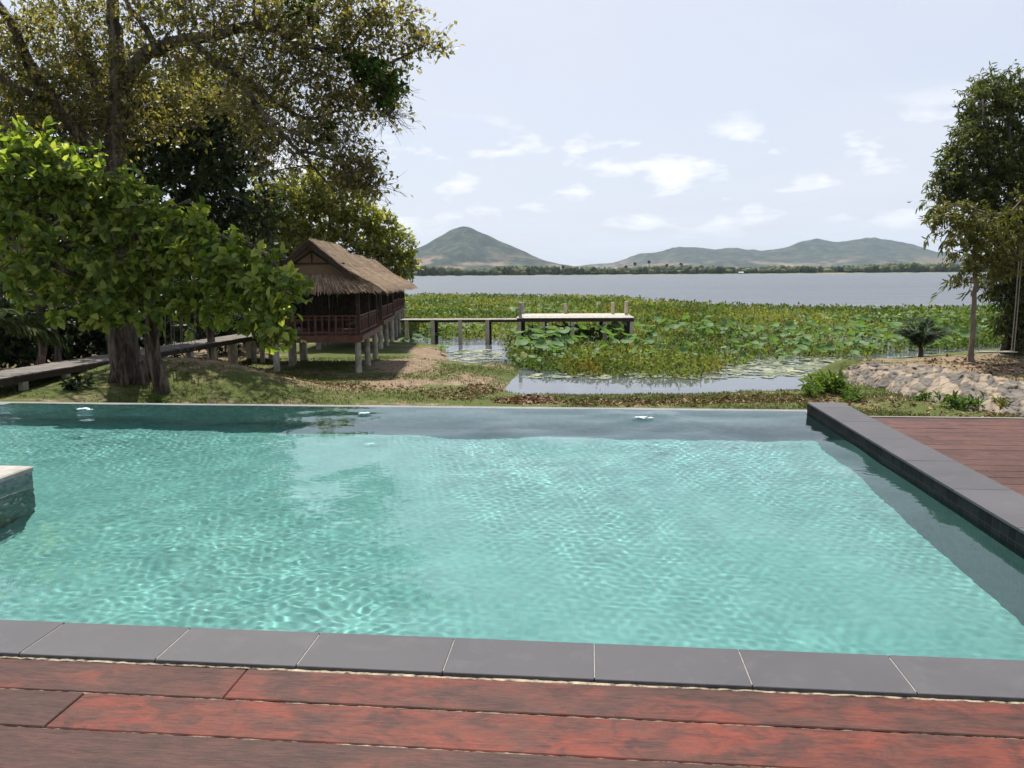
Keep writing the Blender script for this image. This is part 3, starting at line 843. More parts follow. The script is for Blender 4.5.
def make_hut():
    rng = np.random.default_rng(5)
    r = empty('stilt_hut', (0, 0, 0))
    HW, DEP, FL, EA, RI = 1.70, 5.0, 1.25, 3.02, 4.90    # half width, depth, floor top, eave and ridge above the ground
    mb = MB()
    mb.box(-HW - .05, HW + .05, -.05, DEP, FL - .07, FL); mb.box(-HW - .08, HW + .08, -.10, -.05, FL - .24, FL + .03)
    mb.box(-HW - .12, -HW - .05, -.05, DEP, FL - .2, FL + .02); mb.box(HW + .05, HW + .12, -.05, DEP, FL - .2, FL + .02)
    for y in (.1, 1.7, 3.3, 4.8): mb.box(-HW, HW, y, y + .12, FL - .2, FL - .07)
    mb.build('floor', M_HWOOD, r)
    for y in (.12, 2.5, 4.85):
        for x in (-HW + .1, HW - .1):
            mb = MB(); mb.tube([(x, y, -1.0), (x, y, 0.1), (x, y, FL - .2)], [.135, .125, .115], 12)
            mb.build('stilt', M_CONC, r, False)
    for y in (0, 2.5, DEP - .1):
        for x in (-HW + .03, HW - .03):
            mb = MB(); mb.box(x - .065, x + .065, y - .03, y + .10, FL, EA + .25); mb.build('post', M_DARKW, r)
    mb = MB()
    for y in (-.01, 2.53, DEP - .06): mb.box(-HW - .1, HW + .1, y, y + .09, EA + .12, EA + .26)
    for x in (-HW, HW - .08): mb.box(x, x + .08, -.5, DEP + .3, EA + .16, EA + .27)
    for y in (0.2, 2.6, DEP - .1):
        mb.beam((-HW, y, EA + .3), (0, y, RI - .3), .08, .1); mb.beam((HW, y, EA + .3), (0, y, RI - .3), .08, .1)
    mb.beam((HW - .06, .06, EA - .3), (HW - .06, .7, EA + .16), .06, .06); mb.beam((-HW + .06, .06, EA - .3), (-HW + .06, .7, EA + .16), .06, .06)
    mb.build('roof_frame', M_DARKW, r)
    # balustrades
    def rail(p, q, n):
        mb = MB(); p = Vector(p); q = Vector(q)
        up = Vector((0, 0, 1))
        mb.beam(p + up * .78, q + up * .78, .075, .05); mb.beam(p + up * .14, q + up * .14, .05, .06)
        mb.beam(p + up * .64, q + up * .64, .035, .04)
        for i in range(n + 1):
            c_ = p.lerp(q, i / n); mb.beam(c_ + up * .0, c_ + up * .77, .05 if i % 3 else .075, .035 if i % 3 else .07)
        mb.build('railing', M_HWOOD, r)
    z = FL
    rail((-HW + .12, 0.02, z), (HW - .12, 0.02, z), 12)
    rail((HW - .02, .14, z), (HW - .02, DEP - .2, z), 17); rail((-HW + .02, .14, z), (-HW + .02, 2.2, z), 7)
    # low plank wall inside the rails and a back screen
    mb = MB()
    for i in range(22):
        x = -HW + .1 + i * .148; mb.box(x, x + .138, DEP - .05, DEP - .02, FL, EA + .1 - (0.9 if i in (9, 10, 16) else 0))
    mb.build('back_screen', M_DARKW, r)
    mb = MB()
    for x in (-HW + .12, HW - .62): mb.box(x, x + .5, .35, DEP - .6, FL + .40, FL + .45, b=.01)
    for x in (-HW + .16, HW - .2): 
        for y in (.5, 2.4, 4.2): mb.box(x, x + .06, y, y + .06, FL, FL + .40)
    mb.build('bench', M_HWOOD, r)
    # roof: two slopes, a skirt in front and behind
    ov, yf, yb = 2.72, -0.80, DEP + .75
    ym = -0.12; zs = 3.58; xs_ = 1.52
    mb = MB()
    for sx in (-1, 1):
        # slope boards under the straw
        mb.add([(0, yf + .35, RI), (0, yb - .35, RI), (sx * xs_, yb - .35, zs), (sx * ov, yb, EA), (sx * ov, yf, EA), (sx * xs_, yf + .35, zs)],
               [(0, 1, 2, 3, 4, 5) if sx > 0 else (5, 4, 3, 2, 1, 0)])
        mb.add([(0, yf + .35, RI - .07), (0, yb - .35, RI - .07), (sx * xs_, yb - .35, zs - .07), (sx * (ov - .03), yb - .03, EA - .05), (sx * (ov - .03), yf + .03, EA - .05), (sx * xs_, yf + .35, zs - .07)],
               [(5, 4, 3, 2, 1, 0) if sx > 0 else (0, 1, 2, 3, 4, 5)])
        slope_thatch(mb, (sx * xs_ * .8, yf + .34, zs + .27), (sx * xs_ * .8, yb - .34, zs + .27), (sx * ov, yb, EA), (sx * ov, yf, EA), 5, 460, rng)
        slope_thatch(mb, (0, yf + .32, RI), (0, yb - .32, RI), (sx * xs_, yb - .34, zs + .02), (sx * xs_, yf + .34, zs + .02), 6, 460, rng)
        for _ in range(160):   # shaggy verge along the front rake
            tt = rng.random(); q = np.array([sx * xs_ * tt, yf + .33, RI + (zs - RI) * tt + .05])
            mb.add([q, q + [0, .05, .03], q + [sx * .22, rng.uniform(-.06, .02), -.27 - rng.uniform(0, .1)], q + [sx * .20, -.03, -.28]], [(0, 1, 2, 3)])
    for y0, y1, sgn in ((ym, yf, 1), (DEP + .12, yb, -1)):
        f4 = [(-xs_, y0, zs), (xs_, y0, zs), (ov, y1, EA), (-ov, y1, EA)]
        mb.add(f4, [(0, 3, 2, 1) if sgn > 0 else (0, 1, 2, 3)])
        slope_thatch(mb, *f4, 4, 480, rng, .2, .03)
    for _ in range(260):       # ridge roll
        y = rng.uniform(yf + .3, yb - .3); a = rng.uniform(-1, 1)
        mb.add([(0 - a * .04, y, RI + .10), (0 - a * .04, y + .05, RI + .10), (a * .42, y + .06 + rng.uniform(-.1, .1), RI - .28), (a * .42, y, RI - .28)], [(0, 1, 2, 3)])
    mb.build('thatched_roof', M_THATCH, r)
    mb = MB(); gx_ = xs_ - .08
    mb.add([(-gx_, ym + .02, zs), (gx_, ym + .02, zs), (0, ym + .02, RI - .14), (-gx_, ym + .06, zs), (gx_, ym + .06, zs), (0, ym + .06, RI - .14)],
           [(0, 1, 2), (5, 4, 3), (0, 3, 4, 1), (1, 4, 5, 2), (2, 5, 3, 0)])
    gp = mb.build('gable_panel', M_PANEL, r)
    mb = MB()
    for sx in (-1, 1):
        mb.beam((sx * (xs_ + .10), yf + .31, zs - .13), (0, yf + .31, RI - .06), .05, .17)
        mb.beam((sx * (xs_ * .80), ym - .01, zs + .12), (0, ym - .01, RI - .38), .035, .07)
    mb.box(-xs_ * .82, xs_ * .82, ym - .03, ym + .015, zs + .44, zs + .50)
    mb.box(-xs_, xs_, ym - .03, ym + .015, zs - .03, zs + .05); mb.box(-.025, .025, ym - .025, ym + .015, zs + .5, RI - .4)
    mb.build('bargeboard', M_DARKW, r)
    return r

def copy_tree(o, parent=None):
    c_ = o.copy(); COL.objects.link(c_)
    if parent is not None: c_.parent = parent
    for ch in [q for q in bpy.data.objects if q.parent == o]: copy_tree(ch, c_)
    return c_

hut = make_hut()
spots = [(-7.64, 30.0, -2.0, 2.0, 'nearest thatched stilt hut with wooden gable and dark red railing above the shaded grass'),
         (-8.38, 39.6, -2.0, 2.0, 'middle thatched stilt hut, its red railing showing just right of the nearest hut'),
         (-9.3, 49.6, -2.06, 3.0, 'farthest railed stilt hut in the row, at the shore end of the pier walkway')]
for i, (x, y, z, rz, lab) in enumerate(spots):
    h = hut if i == 0 else copy_tree(hut)
    h.location = (x, y, z); h.rotation_euler = (0, 0, math.radians(rz))
    h.scale = (1, 1, 1.0 if i == 0 else .92)
    if i: h.location.z += .1
    tag(h, lab, 'hut', 'thatched huts on stilts by the lake')
fourth = copy_tree(hut)
fourth.location = (-10.3, 59.6, -2.1); fourth.rotation_euler = (0, 0, math.radians(4)); fourth.scale = (1, 1, .86)
tag(fourth, 'hindmost hut whose straw roof tip peeks out beside the row of huts over the lake', 'hut', 'thatched huts on stilts by the lake')

# boardwalk behind the big trunks
def along(p, q, t_, off=0.0):
    p = np.array(p); q = np.array(q); d = (q - p) / np.linalg.norm(q - p); n_ = np.array([-d[1], d[0]])
    r_ = p + (q - p) * t_ + n_ * off
    return r_
bp, bq = (-14.95, 10.5), (-10.85, 36.0)
BWZ = -1.0
bw = empty('boardwalk', (bp[0], bp[1], -2.3), 'raised shaded timber boardwalk leading past the big trunk to the nearest hut', 'boardwalk')
ang = math.atan2(bq[1] - bp[1], bq[0] - bp[0]); Lb = math.hypot(bq[0] - bp[0], bq[1] - bp[1])
bw.rotation_euler = (0, 0, ang)
mb = MB(); k = 0
while k * .15 < Lb:
    mb.box(k * .15, k * .15 + .142, -.0 + random.uniform(-.03, .02), 1.35 + random.uniform(-.03, .03), BWZ + 2.3 - .035, BWZ + 2.3 + random.uniform(-.004, .004)); k += 1
mb.build('deck_planks', M_SHADEPL, bw)
for y in (.02, 1.26):
    mb = MB(); mb.box(0, Lb, y, y + .07, BWZ + 2.3 - .20, BWZ + 2.3 - .037); mb.build('beam', M_DARKW, bw)
x = 0.8
while x < Lb:
    for y in (.12, 1.22):
        mb = MB(); mb.box(x - .09, x + .09, y - .09, y + .09, -.6, BWZ + 2.3 - .2, b=.01); mb.build('post', M_CONC, bw)
    x += 1.62
# short link to the hut
mb = MB()
lk = empty('landing', (-11.2, 33.4, -2.1), 'short shaded plank landing joining the boardwalk to the hut left side', 'landing')
for k in range(14): mb.box(.0 + k * .15, .142 + k * .15, 0, 1.4, 1.08, 1.115)
mb.build('deck_planks', M_SHADEPL, lk)
for y in (.02, 1.3):
    mb = MB(); mb.box(0, 2.1, y, y + .08, .9, 1.078); mb.build('beam', M_DARKW, lk)
for x, y in ((.3, .1), (1.7, .1), (.3, 1.3), (1.7, 1.3)):
    mb = MB(); mb.box(x - .08, x + .08, y - .08, y + .08, -.6, .898); mb.build('post', M_CONC, lk)

# pier
PZ = -1.13
pl = at(400, 319.8, PZ); pr = at(634, 319.0, PZ)
pier = empty('pier_walkway', (pl[0], pl[1], LAKE_Z), 'narrow wooden pier walkway on pale posts from the huts to the platform', 'pier')
pang = math.atan2(pr[1] - pl[1], pr[0] - pl[0]); Lp = math.hypot(pr[0] - pl[0], pr[1] - pl[1])
pier.rotation_euler = (0, 0, pang)
Lw = float(np.linalg.norm(at(517, 319.5, PZ)[:2] - pl[:2]))
top = PZ - LAKE_Z
mb = MB(); k = 0
while k * .15 < Lw - .02:
    mb.box(k * .15, k * .15 + .14, random.uniform(-.04, .03), 1.25 + random.uniform(-.03, .04), top - .04, top + random.uniform(-.006, .006)); k += 1
mb.build('deck_planks', M_PLANK, pier)
for y in (.08, 1.05):
    mb = MB(); mb.box(0, Lw - .01, y, y + .08, top - .17, top - .042); mb.build('beam', M_DARKW, pier)
def post(par, x, y, h, mat=M_PIERP, name='post', r=.115, z0=-.75):
    mb = MB(); mb.box(x - r, x + r, y - r, y + r, z0, h, b=.012)
    o_ = mb.build(name, mat, par); return o_
for px_ in (405, 432.5, 460, 487):
    x = float(np.linalg.norm(at(px_, 319.5, PZ)[:2] - pl[:2])) * (1 if px_ > 400 else -1)
    post(pier, x, .13, top - .042); 
    if px_ in (432.5, 487): post(pier, x + .05, 1.12, top - .042, M_DARKW)
p0 = at(517, 319.5, PZ)
plat = empty('pier_platform', (p0[0], p0[1], LAKE_Z), 'wide bleached wooden platform at the pier end standing in lotus plants', 'platform')
plat.rotation_euler = (0, 0, pang)
Lf = Lp - Lw; Df = 4.9; tz = top + .09
mb = MB(); k = 0
while k * .16 < Df:
    mb.box(-.04 + random.uniform(-.02, .02), Lf + random.uniform(-.02, .03), .0 + k * .16, k * .16 + .152, tz - .04, tz + random.uniform(-.005, .005)); k += 1
mb.build('deck_planks', M_PLATF, plat)
for y in (.04, 2.4, Df - .14):
    mb = MB(); mb.box(0, Lf, y, y + .10, tz - .24, tz - .042); mb.build('beam', M_DARKW, plat)
for x in (.0, Lf - .1):
    mb = MB(); mb.box(x, x + .1, .142, 2.398, tz - .22, tz - .042); mb.box(x, x + .1, 2.39, Df - .15, tz - .218, tz - .044); mb.build('beam', M_DARKW, plat)
for px_ in (516, 543, 572.5, 605, 633):
    x = float(np.linalg.norm(at(px_, 319.3, PZ)[:2] - p0[:2])) * (1 if px_ > 517 else -1)
    x = min(max(x, .12), Lf - .12)
    post(plat, x, .16, tz - .242, M_PIERP if True else None)
    for y in (2.45, Df - .1): post(plat, x + .03, y, tz - .242, M_DARKW)
for x, y, h in ((.18, .35, 1.0), (.12, Df - .3, .85), (Lf * .42, Df - .25, .75), (Lf - 1.0, Df * .8, .85), (Lf - .22, 2.9, .95)):
    post(plat, x, y, tz + h * .9, M_CONC if x < 3 else M_PIERP, 'stub_post', .105, tz + .006)

# swing between the right trees
swY = 29.2
sa, sb = atY(978, 352, swY), atY(1014, 351, swY)
sw = empty('rope_swing', ((sa[0] + sb[0]) / 2, swY, sa[2]), 'long plank swing hung on two pale ropes beside the slender right trunk', 'swing')
hw = (sb[0] - sa[0]) / 2
mb = MB(); mb.box(-hw - .05, hw + .06, -.16, .16, -.025, .025, b=.006); mb.build('seat', M_PLANK, sw)
M_ROPE = simple('pale_rope', [(0.3, (0.22, 0.19, 0.15)), (0.7, (0.36, 0.32, 0.26))], 40, 0.9)
for x in (hw - .10, hw):
    mb = MB(); mb.tube([(x, 0, .0), (x + .005, .0, 1.6), (x - .02, 0, 4.2)], [.02, .018, .018], 6); mb.build('rope', M_ROPE, sw)
mb = MB(); mb.tube([(-hw + .02, 0, 0), (-hw + .03, .0, 1.8), (-hw + .06, 0, 3.9)], [.014, .013, .013], 6); mb.build('rope', M_ROPE, sw)

# bird
p = atY(909, 202.3, 60)
bd = bmesh.new()
mb = MB(); mb.tube([(-.14, 0, 0), (-.09, 0, .0), (0, 0, .01), (.09, 0, .01), (.15, 0, .0)], [.008, .035, .045, .03, .006], 8)
for s_ in (-1, 1): mb.add([(.06, 0, .015), (-.04, 0, .015), (-.06, s_ * .24, .05), (.0, s_ * .27, .06), (.06, 0, .03), (-.04, 0, .03), (-.06, s_ * .24, .06), (.0, s_ * .27, .07)],
                          [(0, 1, 2, 3), (7, 6, 5, 4), (0, 4, 5, 1), (1, 5, 6, 2), (2, 6, 7, 3), (3, 7, 4, 0)])
b_ = mb.build('bird', simple('dark_feathers', [(.3, (.03, .03, .03)), (.7, (.06, .055, .05))], 20)); b_.location = p; b_.rotation_euler = (0, 0, .3)
tag(b_, 'small dark bird flying in the pale sky left of the right tree', 'bird')

# stone bank
M_RIPRAP = None
def riprap_mat():
    m, t, o = newmat('bank_stone')
    a_ = t.nodes.new('ShaderNodeAttribute'); a_.attribute_name = 'tone'
    n1 = noise(t, coords(t), 7, 6, 0.7)
    f = math_(t, 'ADD', math_(t, 'MULTIPLY', a_.outputs['Fac'], .45), math_(t, 'MULTIPLY', n1, .55))
    col = ramp(t, f, [(0.18, (0.060, 0.055, 0.053)), (0.42, (0.135, 0.122, 0.11)), (0.60, (0.24, 0.195, 0.145)), (0.85, (0.34, 0.275, 0.20))])
    b_ = t.nodes.new('ShaderNodeAttribute'); b_.attribute_name = 'joint'
    col = mixc(t, b_.outputs['Fac'], col, (0.10, 0.08, 0.06))
    principled(t, o, col, 0.92, n1, 0.7, 0.03, 0.2)
    return m
def resample(pl_, n):
    pl_ = np.array(pl_); d = np.r_[0, np.cumsum(np.linalg.norm(np.diff(pl_, axis=0), axis=1))]
    s_ = np.linspace(0, d[-1], n); return np.stack([np.interp(s_, d, pl_[:, i]) for i in range(3)], -1)
nu, nv_ = 320, 60
Bb, Bt = resample(bank_base, nu), resample(bank_top, nu)
tt = np.linspace(0, 1, nv_)[:, None, None]
G = Bb[None] * (1 - tt) + Bt[None] * tt
G[..., 2] += 0.12 * np.sin(tt[..., 0] * PI) + .07
seeds = np.stack([RNG.random(230), RNG.random(230)], -1)
lenU = np.linalg.norm(np.diff(Bb, axis=0), axis=1).sum(); lenV = 2.6
uu, vv_ = np.meshgrid(np.linspace(0, 1, nu) * lenU, np.linspace(0, 1, nv_) * lenV)
wob = fbm(uu * 1.6, vv_ * 1.6, 3, 3) * .35
sx_, sy_ = seeds[:, 0] * lenU, seeds[:, 1] * lenV
wob2 = fbm(uu * 1.6 + 9, vv_ * 1.6 + 4, 3, 13) * .35
du_, dv_ = (uu + wob)[..., None] - sx_, (vv_ + wob2)[..., None] - sy_
da_ = np.abs(du_ * .8 - dv_ * .6) * .75; db_ = np.abs(du_ * .6 + dv_ * .8) * 1.45
D = np.maximum(da_, db_) * .6 + (da_ + db_) * .4
so = np.argsort(D, -1)[..., :2]; d1 = np.take_along_axis(D, so[..., :1], -1)[..., 0]; d2_ = np.take_along_axis(D, so[..., 1:2], -1)[..., 0]
edge = d2_ - d1
rh = RNG.random(230)
hgt = np.clip(edge / .05, 0, 1) * (0.03 + .08 * rh[so[..., 0]]) + .30 * (fbm(uu * 3.4, vv_ * 3.4, 4, 6) - .5)
dirn = np.array([-.45, -.55, .7])
G2 = G + hgt[..., None] * dirn
G2[0, :, 2] -= .4; G2[-1, :, 2] -= .15; G2[:, 0, 2] -= .1
idx = np.arange(nu * nv_).reshape(nv_, nu)
Q = np.stack([idx[:-1, :-1], idx[:-1, 1:], idx[1:, 1:], idx[1:, :-1]], -1).reshape(-1, 4)
bank = fast_mesh('stone_bank', G2.reshape(-1, 3), Q, riprap_mat(), None, False)
tone = RNG.random(230)[so[..., 0]] * .75 + .25 * np.clip(fbm(uu * .5, vv_ * .8, 2, 8) * 1.2, 0, 1)
for nm, vals in (('tone', tone), ('joint', np.clip(1 - edge / .07, 0, 1) * .75)):
    a_ = bank.data.attributes.new(nm, 'FLOAT', 'POINT'); a_.data.foreach_set('value', vals.astype(np.float32).ravel())
tag(bank, 'sloping bank of rough grey and tan stones below the right trees', 'stone bank')

# dark slatted patch on the pool floor
p = P(-2.95, 4.05, FZ + .032)
dr = empty('floor_patch', (p[0], p[1], FZ), 'dark slatted patch under the water near the left end of the front coping', 'floor_mark', rz=-A_POOL)
M_PATCH = simple('dark_patch', [(.3, (.015, .02, .02)), (.7, (.03, .035, .035))], 10, .5)
mb = MB()
for k in range(7): mb.box(-.2, .2, -.2 + k * .06, -.165 + k * .06, .006, .022)
mb.build('slats', M_PATCH, dr)
mb = MB(); mb.tube([(.0, 0, .001), (0, 0, .012)], [.27, .25], 24); mb.build('frame', M_PATCH, dr)
for q in dr.children: q.cycles.is_caustics_receiver = True

# ------------------------------------------------------------------ vegetation
def norm(a): return a / (np.linalg.norm(a, axis=-1, keepdims=True) + 1e-9)

def leaf_geo(c, d, n, size, wr=0.5, fold=0.12, droop=0.15, six=True):
    """leaf blades: base points c, axes d, normals n, lengths size -> verts, quads"""
    N_ = len(c); size = np.asarray(size).reshape(-1, 1) * np.ones((N_, 1))
    d = norm(d); s_ = norm(np.cross(d, n)); n = norm(np.cross(s_, d))
    w = size * wr
    if six:
        v = np.stack([c, c + d * size * .32 + s_ * w * .5 + n * w * fold, c + d * size * .70 + s_ * w * .40 + n * w * fold - n * size * droop * .4,
                      c + d * size - n * size * droop,
                      c + d * size * .70 - s_ * w * .40 + n * w * fold - n * size * droop * .4, c + d * size * .32 - s_ * w * .5 + n * w * fold], 1)
        b = np.arange(N_)[:, None] * 6
        q = np.concatenate([b + [0, 1, 2, 3], b + [0, 3, 4, 5]], 0)
    else:
        v = np.stack([c, c + d * size * .5 + s_ * w * .5, c + d * size - n * size * droop, c + d * size * .5 - s_ * w * .5], 1)
        b = np.arange(N_)[:, None] * 4
        q = b + [0, 1, 2, 3]
    return v.reshape(-1, 3), q

def ball(rng, n, hollow=0.5):
    v = norm(rng.normal(size=(n, 3))); r = rng.random((n, 1)) ** (1 / 3.0)
    return v * (hollow * np.sqrt(r) + (1 - hollow) * r) if hollow else v * r

def prisms(p, q, r0, r1):
    """thin three-sided twigs, vectorised"""
    d = norm(q - p); a = norm(np.cross(d, np.array([.31, .52, .79]))); b_ = np.cross(d, a)
    vs = []
    for c_, r in ((p, r0), (q, r1)):
        for k in range(3):
            an = 2 * PI * k / 3; vs.append(c_ + (a * math.cos(an) + b_ * math.sin(an)) * r)
    v = np.stack(vs, 1); b = np.arange(len(p))[:, None] * 6
    f = np.concatenate([b + [k, (k + 1) % 3, (k + 1) % 3 + 3, k + 3] for k in range(3)], 0)
    return v.reshape(-1, 3), f

class Geo:
    def __init__(self): self.v = []; self.f = []; self.m = []; self.n = 0
    def add(self, v, f, mi=0):
        self.v.append(v); self.f.append(f + self.n); self.n += len(v); self.m.append(np.full(len(f), mi)); return self
    def build(self, name, mats, parent=None, smooth=False):
        return fast_mesh(name, np.concatenate(self.v), np.concatenate(self.f), mats, parent, smooth, np.concatenate(self.m))

def px_clumps(lst):
    """(px, py, Y, rx px, rz px, n twigs) -> world clumps"""
    o_ = []
    for px_, py_, Yc, rx, rz, n in lst:
        c_ = atY(px_, py_, Yc); m = Yc / F_PX
        o_.append((c_, rx * m, (rx + rz) * .5 * m, rz * m, n))
    return o_

def crown(clumps, rng, leaf, per_twig, twig_len, wr=.5, up=.25, droop=.2, flat=.6, hollow=.5, six=False, hang=0.0, spread=1.0):
    """leafy twigs filling the clumps; returns leaf arrays and twig arrays"""
    P_, D_, C_ = [], [], []
    for c_, rx, ry, rz, n in clumps:
        b = ball(rng, n, hollow); P_.append(c_ + b * [rx, ry, rz])
        D_.append(norm(b * [1, 1, .8] + rng.normal(0, .55, (n, 3)) + [0, 0, up]))
    p = np.concatenate(P_); d = np.concatenate(D_); n = len(p)
    d[:, 2] -= hang; d = norm(d)
    ln = twig_len * rng.uniform(.6, 1.4, (n, 1)); q = p + d * ln
    # leaves along each twig
    k = per_twig; tl = rng.uniform(.15, 1.05, (n, k, 1))
    base = p[:, None] + d[:, None] * ln[:, None] * tl + rng.normal(0, .02 * spread, (n, k, 3))
    ld = norm(d[:, None] * .55 + rng.normal(0, .75, (n, k, 3)) + [0, 0, -.10 - hang])
    nn = norm(np.array([0, 0, .75]) + (d * [1, 1, .3])[:, None] * .75 + rng.normal(0, flat * .8, (n, k, 3)))
    sz = leaf * rng.uniform(.55, 1.4, (n * k))
    v, f = leaf_geo(base.reshape(-1, 3), ld.reshape(-1, 3), nn.reshape(-1, 3), sz, wr, .14, droop, six)
    return (v, f), (p - d * ln * .2, q)

def px_line(pts):
    return [tuple(atY(a, b, Yc)) for a, b, Yc in pts]

def smooth_line(pts, rads, k=4):
    """Catmull-Rom refinement with a little wander"""
    p = np.array(pts, float); n = len(p); o_ = []; r_ = []
    for i in range(n - 1):
        p0, p1, p2, p3 = p[max(i - 1, 0)], p[i], p[i + 1], p[min(i + 2, n - 1)]
        for j in range(k):
            t_ = j / k
            o_.append(.5 * (2 * p1 + (p2 - p0) * t_ + (2 * p0 - 5 * p1 + 4 * p2 - p3) * t_ ** 2 + (3 * p1 - p0 - 3 * p2 + p3) * t_ ** 3))
            r_.append(rads[i] * (1 - t_) + rads[i + 1] * t_)
    o_.append(p[-1]); r_.append(rads[-1])
    o_ = np.array(o_); seg = np.linalg.norm(np.diff(o_, axis=0), axis=1).mean()
    o_[1:-1] += np.random.default_rng(int(abs(o_[0, 0]) * 100)).normal(0, seg * .05, (len(o_) - 2, 3))
    return o_, r_

def tree_wood(limbs, clumps, rng, r_link=.05, link=True, n=9):
    """trunk and limbs as one mesh; every clump is reached by a branch from the nearest limb"""
    mb = MB(); nodes = []; rad = []
    for pts, rads in limbs:
        o_, r_ = smooth_line(pts, rads)
        mb.tube(o_, r_, n if rads[0] > .12 else 6, wob=.05 if rads[0] > .2 else 0)
        nodes += list(o_); rad += list(r_)
    nodes = np.array(nodes); rad = np.array(rad)
    if link:
        for c_, rx, ry, rz, nn_ in clumps:
            d_ = np.linalg.norm(nodes - c_, axis=1) + np.maximum(0, nodes[:, 2] - c_[2]) * .6 + rad * 2
            i = int(np.argmin(d_)); a = nodes[i]; L_ = np.linalg.norm(c_ - a)
            if L_ < .15: continue
            mid = a * .5 + c_ * .5 + rng.normal(0, .10 * L_, 3) + [0, 0, .06 * L_]
            r0 = min(rad[i] * .7, r_link * (0.6 + .25 * L_))
            o_, r_ = smooth_line([a, mid, c_], [r0, r0 * .7, r0 * .35], 4); mb.tube(o_, r_, 5)
            for _ in range(int(3 + rx * 1.6)):
                e_ = c_ + ball(rng, 1, .8)[0] * [rx, ry, rz]
                s_ = o_[rng.integers(len(o_) // 2, len(o_))]; m2 = (s_ + e_) / 2 + rng.normal(0, .08, 3) * np.linalg.norm(e_ - s_)
                mb.tube([s_, m2, e_], [r0 * .38, r0 * .26, r0 * .10], 4, cap=False)
    return mb

def plant(name, base, label, cat, group=None):
    return empty(name, (0, 0, 0), label, cat, group) if base is None else empty(name, tuple(base), label, cat, group)

def settle(root, objs):
    """the tree was laid out in world space: hang its parts on the Empty at its foot"""
    for o_ in objs:
        o_.data.transform(Matrix.Translation(-root.location)); o_.parent = root

M_BARK = simple('grey_brown_bark', [(0.36, (0.022, 0.016, 0.012)), (0.5, (0.085, 0.064, 0.050)), (0.64, (0.19, 0.155, 0.125))], 3.4, 0.95, (2.2, 2.2, .4), 1.0, 0.12, dist=.6)
M_BARKP = simple('pale_bark', [(0.28, (0.09, 0.07, 0.05)), (0.5, (0.16, 0.125, 0.095)), (0.72, (0.25, 0.20, 0.16))], 5, 0.9, (1, 1, .4), 0.6, 0.02)
M_TWIG = simple('dry_twig', [(0.3, (0.09, 0.065, 0.05)), (0.7, (0.20, 0.155, 0.12))], 3, 0.9)
M_L_OLIVE = leafmat('olive_brown_leaf', [(0, (0.085, 0.092, 0.032)), (.35, (0.155, 0.152, 0.052)), (.7, (0.235, 0.215, 0.074)), (.9, (0.31, 0.225, 0.10)), (1, (0.37, 0.33, 0.13))], .58)
M_L_BROAD = leafmat('broad_green_leaf', [(0, (0.070, 0.125, 0.022)), (.4, (0.165, 0.24, 0.042)), (.8, (0.29, 0.35, 0.07)), (1, (0.42, 0.44, 0.11))], .58, .38, .5)
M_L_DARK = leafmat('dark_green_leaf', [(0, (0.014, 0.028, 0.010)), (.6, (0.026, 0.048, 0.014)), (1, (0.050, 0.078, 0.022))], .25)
M_L_YELL = leafmat('yellow_green_leaf', [(0, (0.055, 0.070, 0.014)), (.5, (0.115, 0.125, 0.024)), (.85, (0.18, 0.17, 0.035)), (1, (0.25, 0.20, 0.055))], .35)
M_L_GOLD = leafmat('golden_green_leaf', [(0, (0.10, 0.125, 0.025)), (.5, (0.23, 0.25, 0.05)), (.85, (0.34, 0.33, 0.075)), (1, (0.42, 0.36, 0.11))], .66)
M_L_MANGO = leafmat('long_green_leaf', [(0, (0.036, 0.056, 0.018)), (.5, (0.075, 0.098, 0.030)), (.85, (0.135, 0.150, 0.045)), (1, (0.22, 0.21, 0.065))], .5, .45, .4)
M_L_VINE = leafmat('vine_leaf', [(0, (0.03, 0.07, 0.012)), (1, (0.11, 0.19, 0.035))], .6)
M_PALML = leafmat('palm_leaf', [(0, (0.030, 0.055, 0.016)), (.7, (0.070, 0.105, 0.025)), (1, (0.14, 0.15, 0.045))], .5, .7, .15)

